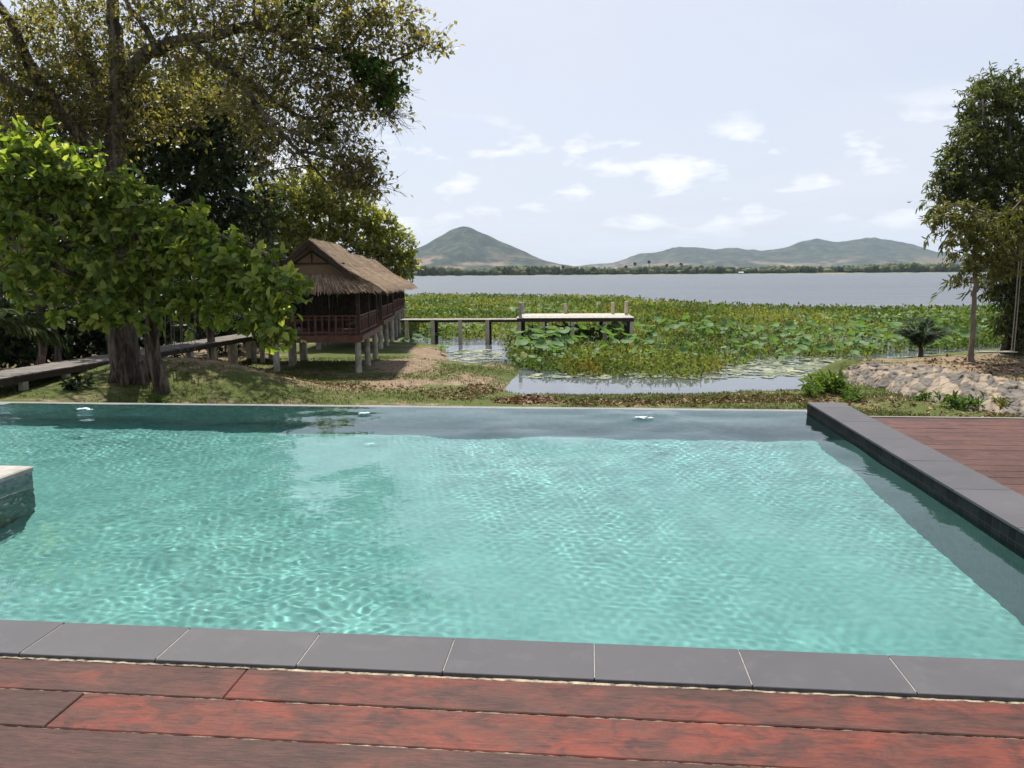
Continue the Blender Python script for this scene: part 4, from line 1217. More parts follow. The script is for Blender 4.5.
# --- the tall old tree
rng = np.random.default_rng(21)
TY = 22.0
base_a = np.array([-11.05, 22.3, float(ground_z(-11.05, 22.3))])
limbs = [
    ([tuple(base_a - [0, 0, .3])] + px_line([(124, 352, TY), (122, 300, TY), (116, 240, TY), (113, 190, TY), (114, 160, TY), (118, 120, TY), (119, 80, TY), (116, 40, TY), (112, 0, TY), (108, -60, TY + .5), (112, -120, TY)]),
     [.50, .42, .39, .38, .34, .31, .27, .24, .19, .15, .11, .06]),
    (px_line([(118, 95, TY), (138, 62, TY - .3), (157, 48, TY - .5), (188, 40, TY - .8), (215, 35, TY - 1), (248, 26, TY - 1.2), (270, 28, TY - 1.2), (293, 35, TY - 1), (313, 17, TY - 1), (330, 0, TY - .8), (350, -25, TY - .6)]), [.22, .19, .17, .15, .14, .12, .10, .085, .07, .05, .03]),
    (px_line([(157, 48, TY - .5), (143, 25, TY - .2), (128, 5, TY), (118, -30, TY - .6)]), [.12, .09, .07, .04]),
    (px_line([(190, 40, TY - .8), (212, 60, TY - 1.2), (234, 73, TY - 1.4), (256, 88, TY - 1.5), (282, 106, TY - 1.4), (308, 119, TY - 1.2), (335, 112, TY - 1)]), [.13, .11, .10, .08, .065, .05, .025]),
    (px_line([(270, 28, TY - 1.2), (310, 46, TY - 1.5), (345, 50, TY - 1.2), (363, 27, TY - 1), (377, 8, TY - 1), (392, -8, TY - 1)]), [.085, .07, .06, .05, .035, .02]),
    (px_line([(345, 50, TY - 1.2), (372, 66, TY - 1), (392, 62, TY - .8), (412, 52, TY - .8), (428, 44, TY - .6)]), [.055, .045, .035, .025, .015]),
    (px_line([(234, 73, TY - 1.4), (262, 112, TY - 2), (288, 140, TY - 2.2), (305, 158, TY - 2.2), (318, 172, TY - 2), (336, 192, TY - 1.8)]), [.075, .065, .055, .045, .03, .015]),
    (px_line([(300, 150, TY - 2.2), (332, 160, TY - 2), (356, 172, TY - 1.8), (378, 187, TY - 1.6)]), [.045, .035, .025, .012]),
    (px_line([(112, 172, TY), (84, 140, TY - .4), (55, 102, TY - .8), (36, 76, TY - 1), (22, 48, TY - 1.2), (10, 20, TY - 1.4), (-20, -20, TY - 1.6)]), [.22, .19, .17, .15, .13, .11, .07]),
    (px_line([(55, 102, TY - .8), (20, 90, TY - 1.4), (-25, 62, TY - 1.8), (-70, 40, TY - 2)]), [.12, .10, .08, .05]),
    (px_line([(115, 150, TY), (97, 88, TY + .6), (84, 54, TY + .9), (70, 22, TY + 1.2), (58, -20, TY + 1.4)]), [.16, .13, .11, .08, .05]),
    (px_line([(119, 130, TY), (150, 108, TY + .8), (188, 96, TY + 1.4), (225, 92, TY + 1.8), (258, 84, TY + 2)]), [.15, .12, .10, .07, .04]),
]
cl_a = px_clumps([(a_, b_, c_, d_ * .80, e_ * .78, n_) for a_, b_, c_, d_, e_, n_ in [
    (424, 45, TY - .6, 17, 10, 34), (405, 38, TY - .7, 18, 10, 30), (392, 16, TY - 1, 26, 13, 62), (362, 8, TY - 1, 28, 12, 60), (350, 34, TY - 1.2, 26, 14, 64), (378, 46, TY - 1, 20, 11, 34), (402, 60, TY - .8, 18, 8, 16),
    (325, 14, TY - 1, 30, 15, 66), (318, 48, TY - 1.3, 30, 16, 80), (345, 72, TY - 1.1, 22, 12, 44), (376, 98, TY - 1, 20, 14, 60), (388, 84, TY - 1, 13, 12, 26), (352, 104, TY - 1.1, 22, 13, 52), (330, 92, TY - 1.3, 22, 14, 48), (392, 112, TY - .9, 10, 7, 12),
    (298, 78, TY - 1.5, 26, 16, 60), (305, 112, TY - 1.3, 24, 13, 50), (282, 48, TY - 1.4, 28, 18, 74), (284, 14, TY - 1.2, 30, 16, 66), (325, 128, TY - 1.4, 22, 10, 30), (345, 140, TY - 1.6, 20, 9, 24),
    (282, 132, TY - 2, 24, 14, 34), (310, 142, TY - 2.1, 24, 11, 22), (290, 160, TY - 2.1, 18, 11, 8), (334, 164, TY - 2, 20, 8, 22), (350, 172, TY - 1.9, 20, 10, 52), (370, 184, TY - 1.7, 16, 7, 38), (346, 184, TY - 1.8, 14, 6, 20), (270, 172, TY - 2, 16, 10, 8), (362, 160, TY - 1.8, 14, 7, 20),
    (250, 12, TY - 1.1, 30, 16, 70), (244, 52, TY - 1.4, 28, 16, 66), (262, 84, TY - 1.6, 26, 15, 56), (242, 112, TY - 1.6, 26, 16, 60), (262, 140, TY - 1.8, 22, 12, 26),
    (212, 8, TY - .9, 30, 18, 80), (206, 62, TY - 1.2, 26, 15, 56), (176, 20, TY - .6, 30, 18, 82), (172, 72, TY - .6, 28, 16, 58), (204, 98, TY + .8, 28, 16, 58), (140, 14, TY - .3, 30, 18, 80), (136, 52, TY - .4, 26, 16, 52),
    (160, 104, TY + .6, 28, 16, 60), (128, 92, TY - .2, 22, 15, 42), (100, 60, TY + .6, 26, 16, 60), (96, 22, TY + .8, 30, 18, 82), (60, 12, TY + .6, 32, 18, 86), (66, 52, TY + .2, 28, 17, 74), (44, 74, TY - .9, 28, 17, 76), (22, 28, TY - 1.3, 32, 20, 100), (-12, 55, TY - 1.5, 34, 20, 90),
    (74, 92, TY - .5, 28, 16, 64), (30, 104, TY - 1, 30, 16, 68), (92, 120, TY - .2, 26, 14, 56), (58, 128, TY - .6, 28, 13, 50), (8, 122, TY - 1.2, 28, 14, 50), (140, 128, TY + .2, 26, 13, 48), (178, 124, TY + 1, 28, 14, 46), (112, 142, TY - .2, 20, 10, 26),
    # above and beside the picture: the rest of the crown, which shades the ground
    (-60, 20, TY - 1.8, 44, 26, 50), (100, -30, TY, 50, 18, 50), (180, -30, TY - .4, 50, 18, 60), (260, -28, TY - .6, 50, 16, 60), (330, -22, TY - .8, 40, 14, 50), (190, -80, TY, 60, 20, 50), (290, 30, TY + 3, 40, 20, 50), (256, 92, 26.8, 34, 18, 50), (130, 75, 25.2, 34, 18, 45), (170, 58, 25.4, 34, 18, 40), (90, 90, 25, 34, 18, 40), (212, 50, 25.6, 34, 18, 36), (60, 56, 25, 34, 18, 36), (230, 76, 26.6, 32, 18, 40)]])
mb = tree_wood(limbs, cl_a, rng, .045)
# root flare
for k in range(7):
    a = k * 2 * PI / 7 + .3; mb.tube([base_a + [math.cos(a) * .33, math.sin(a) * .33, .55], base_a + [math.cos(a) * .5, math.sin(a) * .5, .15], base_a + [math.cos(a) * .66, math.sin(a) * .66, -.2]], [.16, .15, .08], 7)
(lv, lf), (tp, tq) = crown(cl_a, rng, .145, 8, .50, .50, .12, .15, .75, .35, spread=3.0)
ra = plant('old_tree', base_a, 'tall old tree with thick trunk and sparse olive brown crown reaching over the huts', 'tree')
tw = mb.build('trunk', M_BARK, None, True)
g = Geo().add(*prisms(tp, tq, .008, .003), 1).add(lv, lf, 0); cr = g.build('crown', [M_L_OLIVE, M_TWIG])
# bare hanging twigs on the right side
q0 = np.concatenate([c_ + ball(rng, 34, .3) * [rx, ry, rz] for c_, rx, ry, rz, n in cl_a[9:36]])
dd = norm(rng.normal(0, .6, q0.shape) + [.25, 0, -.55]); g2 = Geo(); e0 = q0
for s_ in range(3):
    e1 = e0 + norm(dd + rng.normal(0, .35, dd.shape)) * rng.uniform(.16, .38, (len(q0), 1)); g2.add(*prisms(e0, e1, .0085 - .002 * s_, .0065 - .002 * s_)); e0 = e1
bt = g2.build('bare_twigs', M_TWIG)
cl_v = px_clumps([(354, 60, TY - 1.3, 10, 7, 14), (364, 68, TY - 1.3, 11, 8, 20), (376, 78, TY - 1.2, 11, 8, 20), (388, 86, TY - 1.2, 10, 7, 16), (390, 100, TY - 1.1, 7, 8, 12), (398, 80, TY - 1.1, 7, 4, 6), (320, 136, TY - 1.6, 10, 6, 12), (302, 6, TY - 1.3, 12, 8, 14)])
(lv, lf), (tp, tq) = crown(cl_v, rng, .15, 8, .25, .8, .0, .25, .5, .3, True)
vi = Geo().add(lv, lf).add(*prisms(tp, tq, .006, .003)).build('climbing_vine', M_L_VINE)
settle(ra, [tw, cr, bt, vi])

# --- the broad-leaved tree in front of it
rng = np.random.default_rng(5)
BY = 20.6
base_b = np.array([-9.85, 21.6, float(ground_z(-9.85, 21.6))])
limbs = [([tuple(base_b - [0, 0, .3])] + px_line([(153, 350, 21.5), (152, 320, 21.4), (147, 285, 21.2), (140, 250, 21), (132, 215, 20.8), (120, 190, 20.6)]), [.24, .20, .19, .17, .14, .11, .06]),
         (px_line([(148, 300, 21.3), (172, 262, 20.6), (205, 240, 20), (240, 240, 19.4), (268, 258, 19), (288, 280, 18.8)]), [.15, .12, .10, .07, .05, .03]),
         (px_line([(147, 290, 21.2), (110, 255, 20.2), (75, 220, 19.4), (40, 185, 19), (5, 165, 18.8)]), [.16, .13, .10, .07, .04]),
         (px_line([(148, 310, 21.4), (110, 290, 20), (70, 272, 19), (30, 255, 18.6)]), [.12, .09, .07, .04]),
         (px_line([(150, 320, 21.4), (185, 300, 20.4), (225, 290, 19.6), (258, 300, 19), (276, 320, 18.8)]), [.11, .09, .07, .05, .03]),
         (px_line([(140, 255, 21), (160, 218, 20.2), (190, 200, 19.8)]), [.11, .08, .04])]
BL = [(10, 150, 18.8, 34, 7, 50), (45, 160, 19, 30, 6, 44), (72, 172, 19.2, 26, 6, 36), (25, 178, 18.7, 34, 6, 40), (95, 190, 19.5, 28, 6, 40), (125, 190, 20, 22, 5, 26), (-25, 165, 18.8, 34, 8, 50), (50, 200, 19, 34, 5, 36), (10, 207, 18.7, 30, 6, 34),
      (110, 212, 19.6, 34, 6, 40), (150, 222, 19.8, 28, 5, 32), (75, 232, 19.2, 34, 6, 34), (25, 240, 18.7, 34, 6, 30), (130, 246, 19.7, 32, 6, 34), (180, 224, 19.6, 26, 5, 30), (0, 268, 18.6, 26, 6, 16), (30, 284, 18.8, 20, 6, 12),
      (185, 244, 19.5, 30, 5, 44), (215, 249, 19.3, 28, 5, 46), (240, 262, 19.1, 26, 5, 42), (262, 276, 18.9, 23, 6, 40), (279, 292, 18.7, 16, 7, 34), (200, 272, 19.6, 30, 5, 34), (232, 286, 19.2, 26, 5, 32), (256, 304, 18.9, 18, 6, 26), (270, 318, 18.7, 12, 8, 24), (279, 334, 18.7, 8, 6, 13), (165, 262, 19.9, 28, 5, 30),
      (100, 264, 19.3, 34, 6, 32), (55, 266, 18.9, 30, 6, 22), (140, 286, 19.8, 30, 6, 30), (100, 294, 19.2, 30, 6, 28), (65, 302, 19, 24, 6, 18), (125, 314, 19.5, 26, 6, 26), (160, 306, 20, 22, 6, 20), (185, 298, 19.7, 24, 5, 22), (215, 309, 19.3, 18, 6, 17), (95, 320, 19.1, 18, 5, 13), (246, 320, 19, 10, 6, 9), (198, 318, 19.5, 10, 5, 8)]
BL = [(a_, b_, c_, d_, e_, int(n_ * .82)) for a_, b_, c_, d_, e_, n_ in BL]
cl_b = px_clumps(BL)
mb = tree_wood(limbs, cl_b, rng, .03)
(lv, lf), (tp, tq) = crown(cl_b, rng, .22, 10, .46, .62, .15, .22, .55, .45, True)
rb = plant('broadleaf_tree', base_b, 'bushy tree with large bright green leaves in front of the tall old trunk', 'tree')
tw = mb.build('trunk', M_BARK, None, True)
cr = Geo().add(lv, lf).add(*prisms(tp, tq, .008, .004), 1).build('crown', [M_L_BROAD, M_TWIG])
settle(rb, [tw, cr])

def bg_tree(name, label, bx, by, top_px, clumps, mat, leaf, per, twl, rng, r0, six=False, wr=.5, group=None, cat='tree', extra=None, hang=0, up=.2, rl=.05):
    base = np.array([bx, by, float(ground_z(bx, by))]); top = atY(*top_px, by)
    mid = base * .5 + top * .5 + rng.normal(0, .3, 3)
    cl = px_clumps(clumps)
    limbs = [([tuple(base - [0, 0, .3]), tuple(base + (mid - base) * .5), tuple(mid), tuple(top)], [r0, r0 * .8, r0 * .6, r0 * .25])] + (extra or [])
    mb = tree_wood(limbs, cl, rng, rl)
    (lv, lf), (tp, tq) = crown(cl, rng, leaf, per, twl, wr, up, .2, .7, .5, six, hang)
    root = plant(name, base, label, cat, group)
    a = mb.build('trunk', M_BARK, None, True); b = Geo().add(lv, lf).add(*prisms(tp, tq, twl * .02, twl * .008), 1).build('crown', [mat, M_TWIG])
    settle(root, [a, b]); return root

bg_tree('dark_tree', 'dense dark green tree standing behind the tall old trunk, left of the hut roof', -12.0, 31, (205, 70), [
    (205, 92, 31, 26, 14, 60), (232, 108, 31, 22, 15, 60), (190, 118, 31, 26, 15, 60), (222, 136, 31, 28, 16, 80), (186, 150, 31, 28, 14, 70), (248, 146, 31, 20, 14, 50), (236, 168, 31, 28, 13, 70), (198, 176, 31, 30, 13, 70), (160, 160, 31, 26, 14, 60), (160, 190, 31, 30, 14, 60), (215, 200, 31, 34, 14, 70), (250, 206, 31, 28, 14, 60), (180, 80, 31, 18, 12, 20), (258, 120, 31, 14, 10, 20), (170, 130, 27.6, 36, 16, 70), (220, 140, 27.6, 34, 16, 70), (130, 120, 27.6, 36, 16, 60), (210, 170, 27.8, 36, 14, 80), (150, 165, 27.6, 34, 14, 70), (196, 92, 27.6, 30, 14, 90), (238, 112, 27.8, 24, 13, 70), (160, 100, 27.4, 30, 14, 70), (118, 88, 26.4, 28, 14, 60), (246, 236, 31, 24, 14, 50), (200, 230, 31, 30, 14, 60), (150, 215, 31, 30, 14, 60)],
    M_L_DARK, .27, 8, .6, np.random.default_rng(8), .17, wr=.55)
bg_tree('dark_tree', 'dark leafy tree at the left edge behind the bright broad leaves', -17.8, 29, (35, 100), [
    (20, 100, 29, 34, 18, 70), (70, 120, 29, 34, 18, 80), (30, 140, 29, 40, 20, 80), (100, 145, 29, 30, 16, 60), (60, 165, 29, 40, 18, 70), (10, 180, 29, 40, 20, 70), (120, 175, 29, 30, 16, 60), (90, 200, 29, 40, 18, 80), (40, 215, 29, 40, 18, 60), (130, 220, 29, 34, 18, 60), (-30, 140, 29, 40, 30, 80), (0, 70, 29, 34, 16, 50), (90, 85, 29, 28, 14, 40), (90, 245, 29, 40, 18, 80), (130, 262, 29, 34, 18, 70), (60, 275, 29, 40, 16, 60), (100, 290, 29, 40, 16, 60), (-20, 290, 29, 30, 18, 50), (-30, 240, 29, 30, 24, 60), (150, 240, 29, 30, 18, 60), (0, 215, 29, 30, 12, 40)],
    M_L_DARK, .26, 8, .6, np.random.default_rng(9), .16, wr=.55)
bg_tree('leafy_tree', 'yellow green round crowned tree rising behind the nearest hut roof', -14.5, 58, (335, 200), [
    (298, 198, 58, 22, 14, 90), (322, 196, 58, 24, 14, 110), (345, 204, 58, 22, 13, 100), (366, 216, 58, 20, 13, 100), (386, 232, 58, 16, 12, 80), (398, 248, 58, 14, 12, 70), (404, 264, 58, 10, 9, 40), (300, 220, 58, 26, 16, 120), (330, 222, 58, 26, 15, 120), (358, 236, 58, 24, 15, 120), (380, 252, 58, 20, 14, 100), (280, 210, 58, 24, 16, 90), (290, 244, 58, 28, 16, 100), (330, 246, 58, 28, 14, 90), (366, 262, 58, 22, 12, 70), (394, 276, 58, 12, 8, 30), (276, 186, 58, 20, 12, 60), (312, 178, 58, 24, 9, 70), (340, 186, 58, 18, 9, 60), (270, 230, 58, 22, 18, 90), (262, 205, 58, 16, 14, 60)],
    M_L_GOLD, .30, 12, .7, np.random.default_rng(10), .34, wr=.55)
bg_tree('leafy_tree', 'sunlit yellowish tree seen through the gaps at the far left', -27.0, 41, (38, 200), [
    (20, 225, 41, 30, 16, 70), (52, 240, 41, 26, 14, 70), (30, 256, 41, 30, 14, 60), (78, 250, 41, 22, 14, 40), (0, 245, 41, 30, 20, 60), (40, 210, 41, 24, 12, 50), (66, 275, 41, 30, 14, 40), (20, 285, 41, 36, 14, 50), (-30, 260, 41, 36, 24, 60), (110, 262, 41, 24, 14, 40)],
    M_L_YELL, .22, 8, .6, np.random.default_rng(11), .25, wr=.5)

bk = np.random.default_rng(61)
for px0, Yb, lab in ((-10, 47, 'big dark tree far behind the palms at the left edge'), (85, 52, 'big dark tree far behind the thick old trunk'), (170, 50, 'big dark tree far behind the hanging vines'), (240, 62, 'big dark tree far behind the boardwalk end, just left of the hut')):
    bg_tree('dark_tree', lab, float(atY(px0, 300, Yb)[0]), Yb, (px0, 215), [(px0 + bk.uniform(-60, 60), bk.uniform(215, 312), Yb + bk.uniform(-1.5, 1.5), bk.uniform(26, 40), bk.uniform(14, 20), 55) for _ in range(24)], M_L_DARK, .42, 8, .8, bk, .2, wr=.6)

# --- trees on the right shore
rng = np.random.default_rng(12)
FY = 31.0
base_f = np.array([20.6, 31.2, float(ground_z(20.6, 31.2))])
stems = []
for k in range(6):
    a = rng.uniform(-1, 1, 2) * [.45, .35]; b0 = base_f + [a[0], a[1], -.3]
    t1 = atY(1015 + k * 9 - 14, 250, FY + rng.uniform(-.5, .5)); t2 = atY(985 + k * 24, 130 + 18 * (k % 3), FY + rng.uniform(-1.2, .6)); t3 = atY(984 + k * 26, 92 + 14 * (k % 3), FY)
    stems.append(([tuple(b0), tuple((b0 + t1) / 2 + rng.normal(0, .12, 3)), tuple(t1), tuple(t2), tuple(t3)], [.16, .14, .11, .06, .03]))
cl_f = px_clumps([
    (1000, 84, FY, 18, 11, 50), (1020, 96, FY, 22, 14, 70), (985, 100, FY - .5, 15, 10, 40), (996, 118, FY, 24, 13, 74), (972, 122, FY - .5, 12, 9, 28), (974, 144, FY - .8, 20, 12, 60), (1008, 142, FY, 26, 14, 84), (958, 156, FY - 1, 12, 9, 30), (985, 166, FY - .8, 24, 13, 80), (952, 172, FY - 1, 13, 9, 36), (1016, 172, FY - .3, 24, 14, 80), (950, 186, FY - 1, 14, 9, 40), (974, 190, FY - 1, 22, 12, 70), (1004, 198, FY - .6, 26, 14, 80),
    (940, 200, FY - 1.2, 10, 7, 18), (1020, 224, FY - .5, 26, 16, 84), (990, 222, FY - .6, 22, 13, 56), (1005, 250, FY, 24, 14, 70), (1022, 272, FY, 22, 14, 64), (1000, 284, FY + .3, 16, 10, 50), (1020, 296, FY - .3, 20, 12, 80), (1014, 318, FY - .3, 14, 10, 50), (1024, 334, FY - .2, 12, 9, 40),
    (1050, 90, FY, 26, 18, 70), (1056, 130, FY, 30, 20, 90), (1062, 180, FY, 34, 24, 100), (1066, 230, FY, 34, 24, 100), (1060, 285, FY, 30, 22, 80), (1110, 130, FY, 34, 30, 90), (1120, 200, FY, 34, 34, 90), (1020, 150, FY + 2, 40, 24, 80), (1030, 210, FY + 2, 40, 24, 80), (1090, 110, FY - 4, 40, 26, 90), (1130, 130, FY - 5, 46, 30, 110)])
cl_f = [(a_, b_, c_, d_, int(n_ * 1.35)) for a_, b_, c_, d_, n_ in cl_f]
mb = tree_wood(stems, cl_f, rng, .03)
(lv, lf), (tp, tq) = crown(cl_f, rng, .21, 13, .5, .26, .0, .25, .7, .45, True, .35)
# long drooping shoots on the lake side
dr_p, dr_d = [], []
for px0, py0, px1, py1, n in ((950, 196, 928, 214, 26), (946, 206, 926, 244, 30), (958, 220, 940, 250, 20), (962, 270, 934, 299, 22), (975, 262, 950, 286, 20), (985, 290, 962, 296, 12), (1000, 310, 990, 330, 12)):
    a, b = atY(px0, py0, FY - 1.2), atY(px1, py1, FY - 1.4); tt = rng.random((n, 1))
    mb.tube([a, (a + b) / 2 + [0, 0, .12], b], [.014, .010, .006], 4)
    dr_p.append(a + (b - a) * tt + [0, 0, .12] * (4 * tt * (1 - tt)) + rng.normal(0, .03, (n, 3))); dr_d.append(np.tile((b - a) / np.linalg.norm(b - a), (n, 1)) + rng.normal(0, .5, (n, 3)) + [0, 0, -.8])
dp, dd = np.concatenate(dr_p), np.concatenate(dr_d)
v2, f2 = leaf_geo(dp, norm(dd), norm(np.array([0, -1, .3]) + rng.normal(0, .5, dd.shape)), rng.uniform(.22, .36, len(dp)), .22, .1, .15, True)
rf = plant('drooping_tree', base_f, 'dense tree with long drooping leaves and dark stems at the right edge', 'tree')
tw = mb.build('trunk', simple('dark_bark', [(.3, (.022, .018, .015)), (.7, (.06, .05, .042))], 4, .9, (1, 1, .3), .6, .02), None, True)
cr = Geo().add(lv, lf).add(v2, f2).add(*prisms(tp, tq, .008, .004), 1).build('crown', [M_L_MANGO, M_TWIG]); settle(rf, [tw, cr])

rng = np.random.default_rng(13)
GY = 28.4
bx = atY(972, 359, GY); base_g = np.array([bx[0], GY, float(ground_z(bx[0], GY))])
limbs = [([tuple(base_g - [0, 0, .3])] + px_line([(971, 350, GY), (973, 320, GY), (975, 285, GY), (974, 255, GY), (976, 225, GY), (972, 205, GY)]), [.13, .10, .085, .08, .07, .06, .045]),
         (px_line([(1075, 216, GY - .6), (1030, 213, GY - .6), (1005, 214, GY - .7), (988, 213, GY - .7), (970, 208, GY - .8), (955, 204, GY - .9)]), [.075, .06, .05, .042, .032, .015]),
         (px_line([(992, 214, GY - .7), (982, 224, GY - .8), (975, 240, GY - .8), (966, 252, GY - .9)]), [.04, .03, .022, .012]),
         (px_line([(1010, 213, GY - .6), (1022, 200, GY - .6), (1035, 188, GY - .5)]), [.04, .03, .015])]
cl_g = px_clumps([(960, 212, GY - 1, 16, 9, 40), (944, 216, GY - 1, 10, 7, 22), (980, 222, GY - 1.1, 20, 10, 56), (958, 234, GY - 1, 17, 9, 40), (990, 244, GY - .9, 20, 10, 46), (968, 256, GY - .8, 16, 8, 30), (1004, 228, GY - .9, 18, 10, 40), (1010, 262, GY - .8, 18, 9, 34), (985, 272, GY - .5, 18, 8, 26), (1030, 240, GY - .8, 20, 12, 40), (1024, 200, GY - .7, 18, 9, 26), (960, 275, GY - .6, 10, 6, 12)])
mb = tree_wood(limbs, cl_g, rng, .025)
(lv, lf), (tp, tq) = crown(cl_g, rng, .17, 12, .4, .32, .0, .25, .7, .4, True, .3)
rg = plant('slender_tree', base_g, 'slender pale trunked tree with olive yellow leaves beside the rope swing', 'tree')
tw = mb.build('trunk', M_BARKP, None, True)
cr = Geo().add(lv, lf).add(*prisms(tp, tq, .007, .003), 1).build('crown', [M_L_YELL, M_TWIG]); settle(rg, [tw, cr])

# --- palms and shrubs
def frond(g, p, d, L_, n, leaf, rng, sag=.5, mi=0, wr=.10):
    """one pinnate frond"""
    d = np.array(d) / np.linalg.norm(d); tt = np.linspace(0, 1, 14)
    mid = np.array(p)[None] + d[None] * (tt * L_)[:, None] + np.array([0, 0, -1.0])[None] * (sag * L_ * tt ** 2.2)[:, None]
    for a, b in zip(mid[:-1], mid[1:]): g.add(*prisms(a[None], b[None], .018 * L_ / 2, .015 * L_ / 2), mi)
    t_ = rng.uniform(.12, 1, n); idx_ = t_ * 13; i0 = np.minimum(idx_.astype(int), 12); fr = (idx_ - i0)[:, None]
    c_ = mid[i0] * (1 - fr) + mid[i0 + 1] * fr; dr_ = norm(mid[i0 + 1] - mid[i0])
    sd = norm(np.cross(dr_, [0, 0, 1.0])) * rng.choice([-1, 1], n)[:, None]
    ld = norm(dr_ * .75 + sd + [0, 0, -.25] + rng.normal(0, .08, (n, 3)))
    v, f = leaf_geo(c_, ld, np.tile([0, 0, 1.0], (n, 1)) + rng.normal(0, .2, (n, 3)), leaf * (.5 + .7 * np.sin(t_ * PI * .9 + .2)), wr, .1, .2, False)
    g.add(v, f, mi)

def palm(name, label, base, nf, L_, leaf, rng, trunk=.0, tilt=(.3, 1.2), mat=None, n=46, cat='palm', group=None, sag=.45):
    root = plant(name, base, label, cat, group); g = Geo(); b = np.array([0, 0, trunk])
    for k in range(nf):
        a = k * 2.4 + rng.uniform(-.3, .3); el = rng.uniform(*tilt)
        frond(g, b, [math.cos(a) * math.cos(el), math.sin(a) * math.cos(el), math.sin(el)], L_ * rng.uniform(.75, 1.15), n, leaf, rng, sag)
    if trunk > .1:
        mb = MB(); mb.tube([(0, 0, -.3), (.04, 0, trunk * .5), (0, 0, trunk + .08)], [.14, .11, .09], 8); mb.build('trunk', M_BARK, root)
    g.build('fronds', mat or M_PALML, root)
    return root
rng = np.random.default_rng(17)
def gpt(px_, Yc, dz=0):
    x = atY(px_, 300, Yc)[0]; return np.array([x, Yc, float(ground_z(x, Yc)) + dz])
palm('feather_palm', 'palm with arching lit fronds at the left edge over the boardwalk', gpt(-12, 25), 13, 2.3, .62, rng, 1.5, (.1, 1.1), n=60)
palm('feather_palm', 'shaded palm with fronds behind the boardwalk left of the thick trunk', gpt(52, 27), 12, 2.1, .6, rng, 1.6, (.2, 1.2), n=60)
palm('young_palm', 'small upright dark palm growing in the lotus marsh left of the slender trunk', np.array([*(at(920, 357, -2.3)[:2]), -2.3]), 19, 1.9, .62, rng, .35, (.85, 1.5), M_L_DARK, 60, sag=.28)

def shrub(name, label, base, rx, rz, n, leaf, mat, rng, per=8, wr=.5, cat='shrub', group=None, six=False, up=.4):
    root = plant(name, base, label, cat, group)
    cl = []
    for k in range(7):
        a = rng.uniform(0, 2 * PI); r = rng.uniform(0, .6) * rx
        cl.append((np.array([math.cos(a) * r, math.sin(a) * r, rz * rng.uniform(.25, .8)]), rx * .5, rx * .5, rz * .34, n // 7))
    (lv, lf), (tp, tq) = crown(cl, rng, leaf, per, leaf * 2, wr, up, .2, .7, .4, six)
    mb = MB()
    for c_, *_ in cl: mb.tube([(0, 0, -.1), tuple(c_ * .5 + rng.normal(0, .05, 3)), tuple(c_)], [.035, .025, .012], 5)
    mb.build('stems', M_TWIG, root); Geo().add(lv, lf).add(*prisms(tp, tq, .006, .003)).build('foliage', mat, root)
    return root
SH = [(-30, 30, 2.4, 3.4, 'tall dark shrub at the left edge under the palm'), (18, 31, 2.2, 2.8, 'dark shrub under the lit palm fronds at the far left'), (60, 32, 2.2, 2.6, 'dark shrub behind the boardwalk left of the thick trunk'), (100, 33, 2.2, 3.2, 'dark shrub directly behind the thick trunk base'),
      (152, 33, 2.4, 3.0, 'dark shrub seen between the two trunks'), (188, 35, 2.2, 3.2, 'dark shrub behind the hanging vines'), (222, 38, 2.2, 3.0, 'dark shrub over the boardwalk beneath the low bright branches'), (256, 42, 2.2, 3.4, 'dark shrub just left of the nearest hut'), (300, 62, 3.0, 3.4, 'dark shrub far behind the nearest hut')]
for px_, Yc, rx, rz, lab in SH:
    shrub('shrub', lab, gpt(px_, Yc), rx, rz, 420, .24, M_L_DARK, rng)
shrub('shrub', 'pale dry bush at the far left beyond the palms', gpt(8, 36), 2.0, 2.6, 420, .2, M_L_YELL, rng)

# hanging vines between the trunk and the hut
M_VINE = simple('pale_vine', [(.3, (.14, .12, .09)), (.7, (.25, .22, .17))], 10, .9)
for k, (px_, y0, y1) in enumerate(((165, 296, 353), (171, 298, 352), (174, 300, 351), (180, 296, 352), (182, 300, 350), (188, 292, 351), (194, 290, 350))):
    a, b = atY(px_ - 1, y0 - 20, 23.6), atY(px_ + random.uniform(-.5, 1), y1, 23.6)
    mb = MB(); m_ = (a + b) / 2 + np.array([random.uniform(-.03, .03), 0, 0])
    mb.tube([(0, 0, 0), tuple(m_ - b), tuple(a - b)], [.010, .014, .014], 5); o_ = mb.build('hanging_vine', M_VINE); o_.location = b
    tag(o_, 'thin pale vine hanging straight down from the leaves beside the two trunks', 'vine', 'vines hanging from the broad leaved tree')

# --- lotus, lilies and other marsh plants
def leafmat_patchy(name, stops, trans, rough, spec):
    """leaf colour per leaf, with species patches wandering over the marsh"""
    m = leafmat(name, stops, trans, rough, spec); t = m.node_tree
    c_ = noise(t, coords(t, (.10, .05, .1)), 1.0, 4, .6); c2_ = noise(t, coords(t, (.35, .2, .3), rot=(0, 0, .4)), 1.0, 3, .6)
    rmp = [q for q in t.nodes if q.type == 'VALTORGB' and q.inputs[0].links and q.inputs[0].links[0].from_node.type == 'NEW_GEOMETRY'][0]
    tgt = [(l.to_socket) for l in rmp.outputs[0].links]
    a = mixc(t, ramp(t, c_, [(.36, (0, 0, 0)), (.56, (1, 1, 1))]), rmp.outputs[0], mixc(t, 1.0, rmp.outputs[0], (.40, .56, .48), 'MULTIPLY'))
    b = mixc(t, ramp(t, c2_, [(.54, (0, 0, 0)), (.70, (.8, .8, .8))]), a, mixc(t, 1.0, rmp.outputs[0], (.85, .55, .40), 'MULTIPLY'))
    for s_ in tgt: t.links.new(b, s_)
    return m
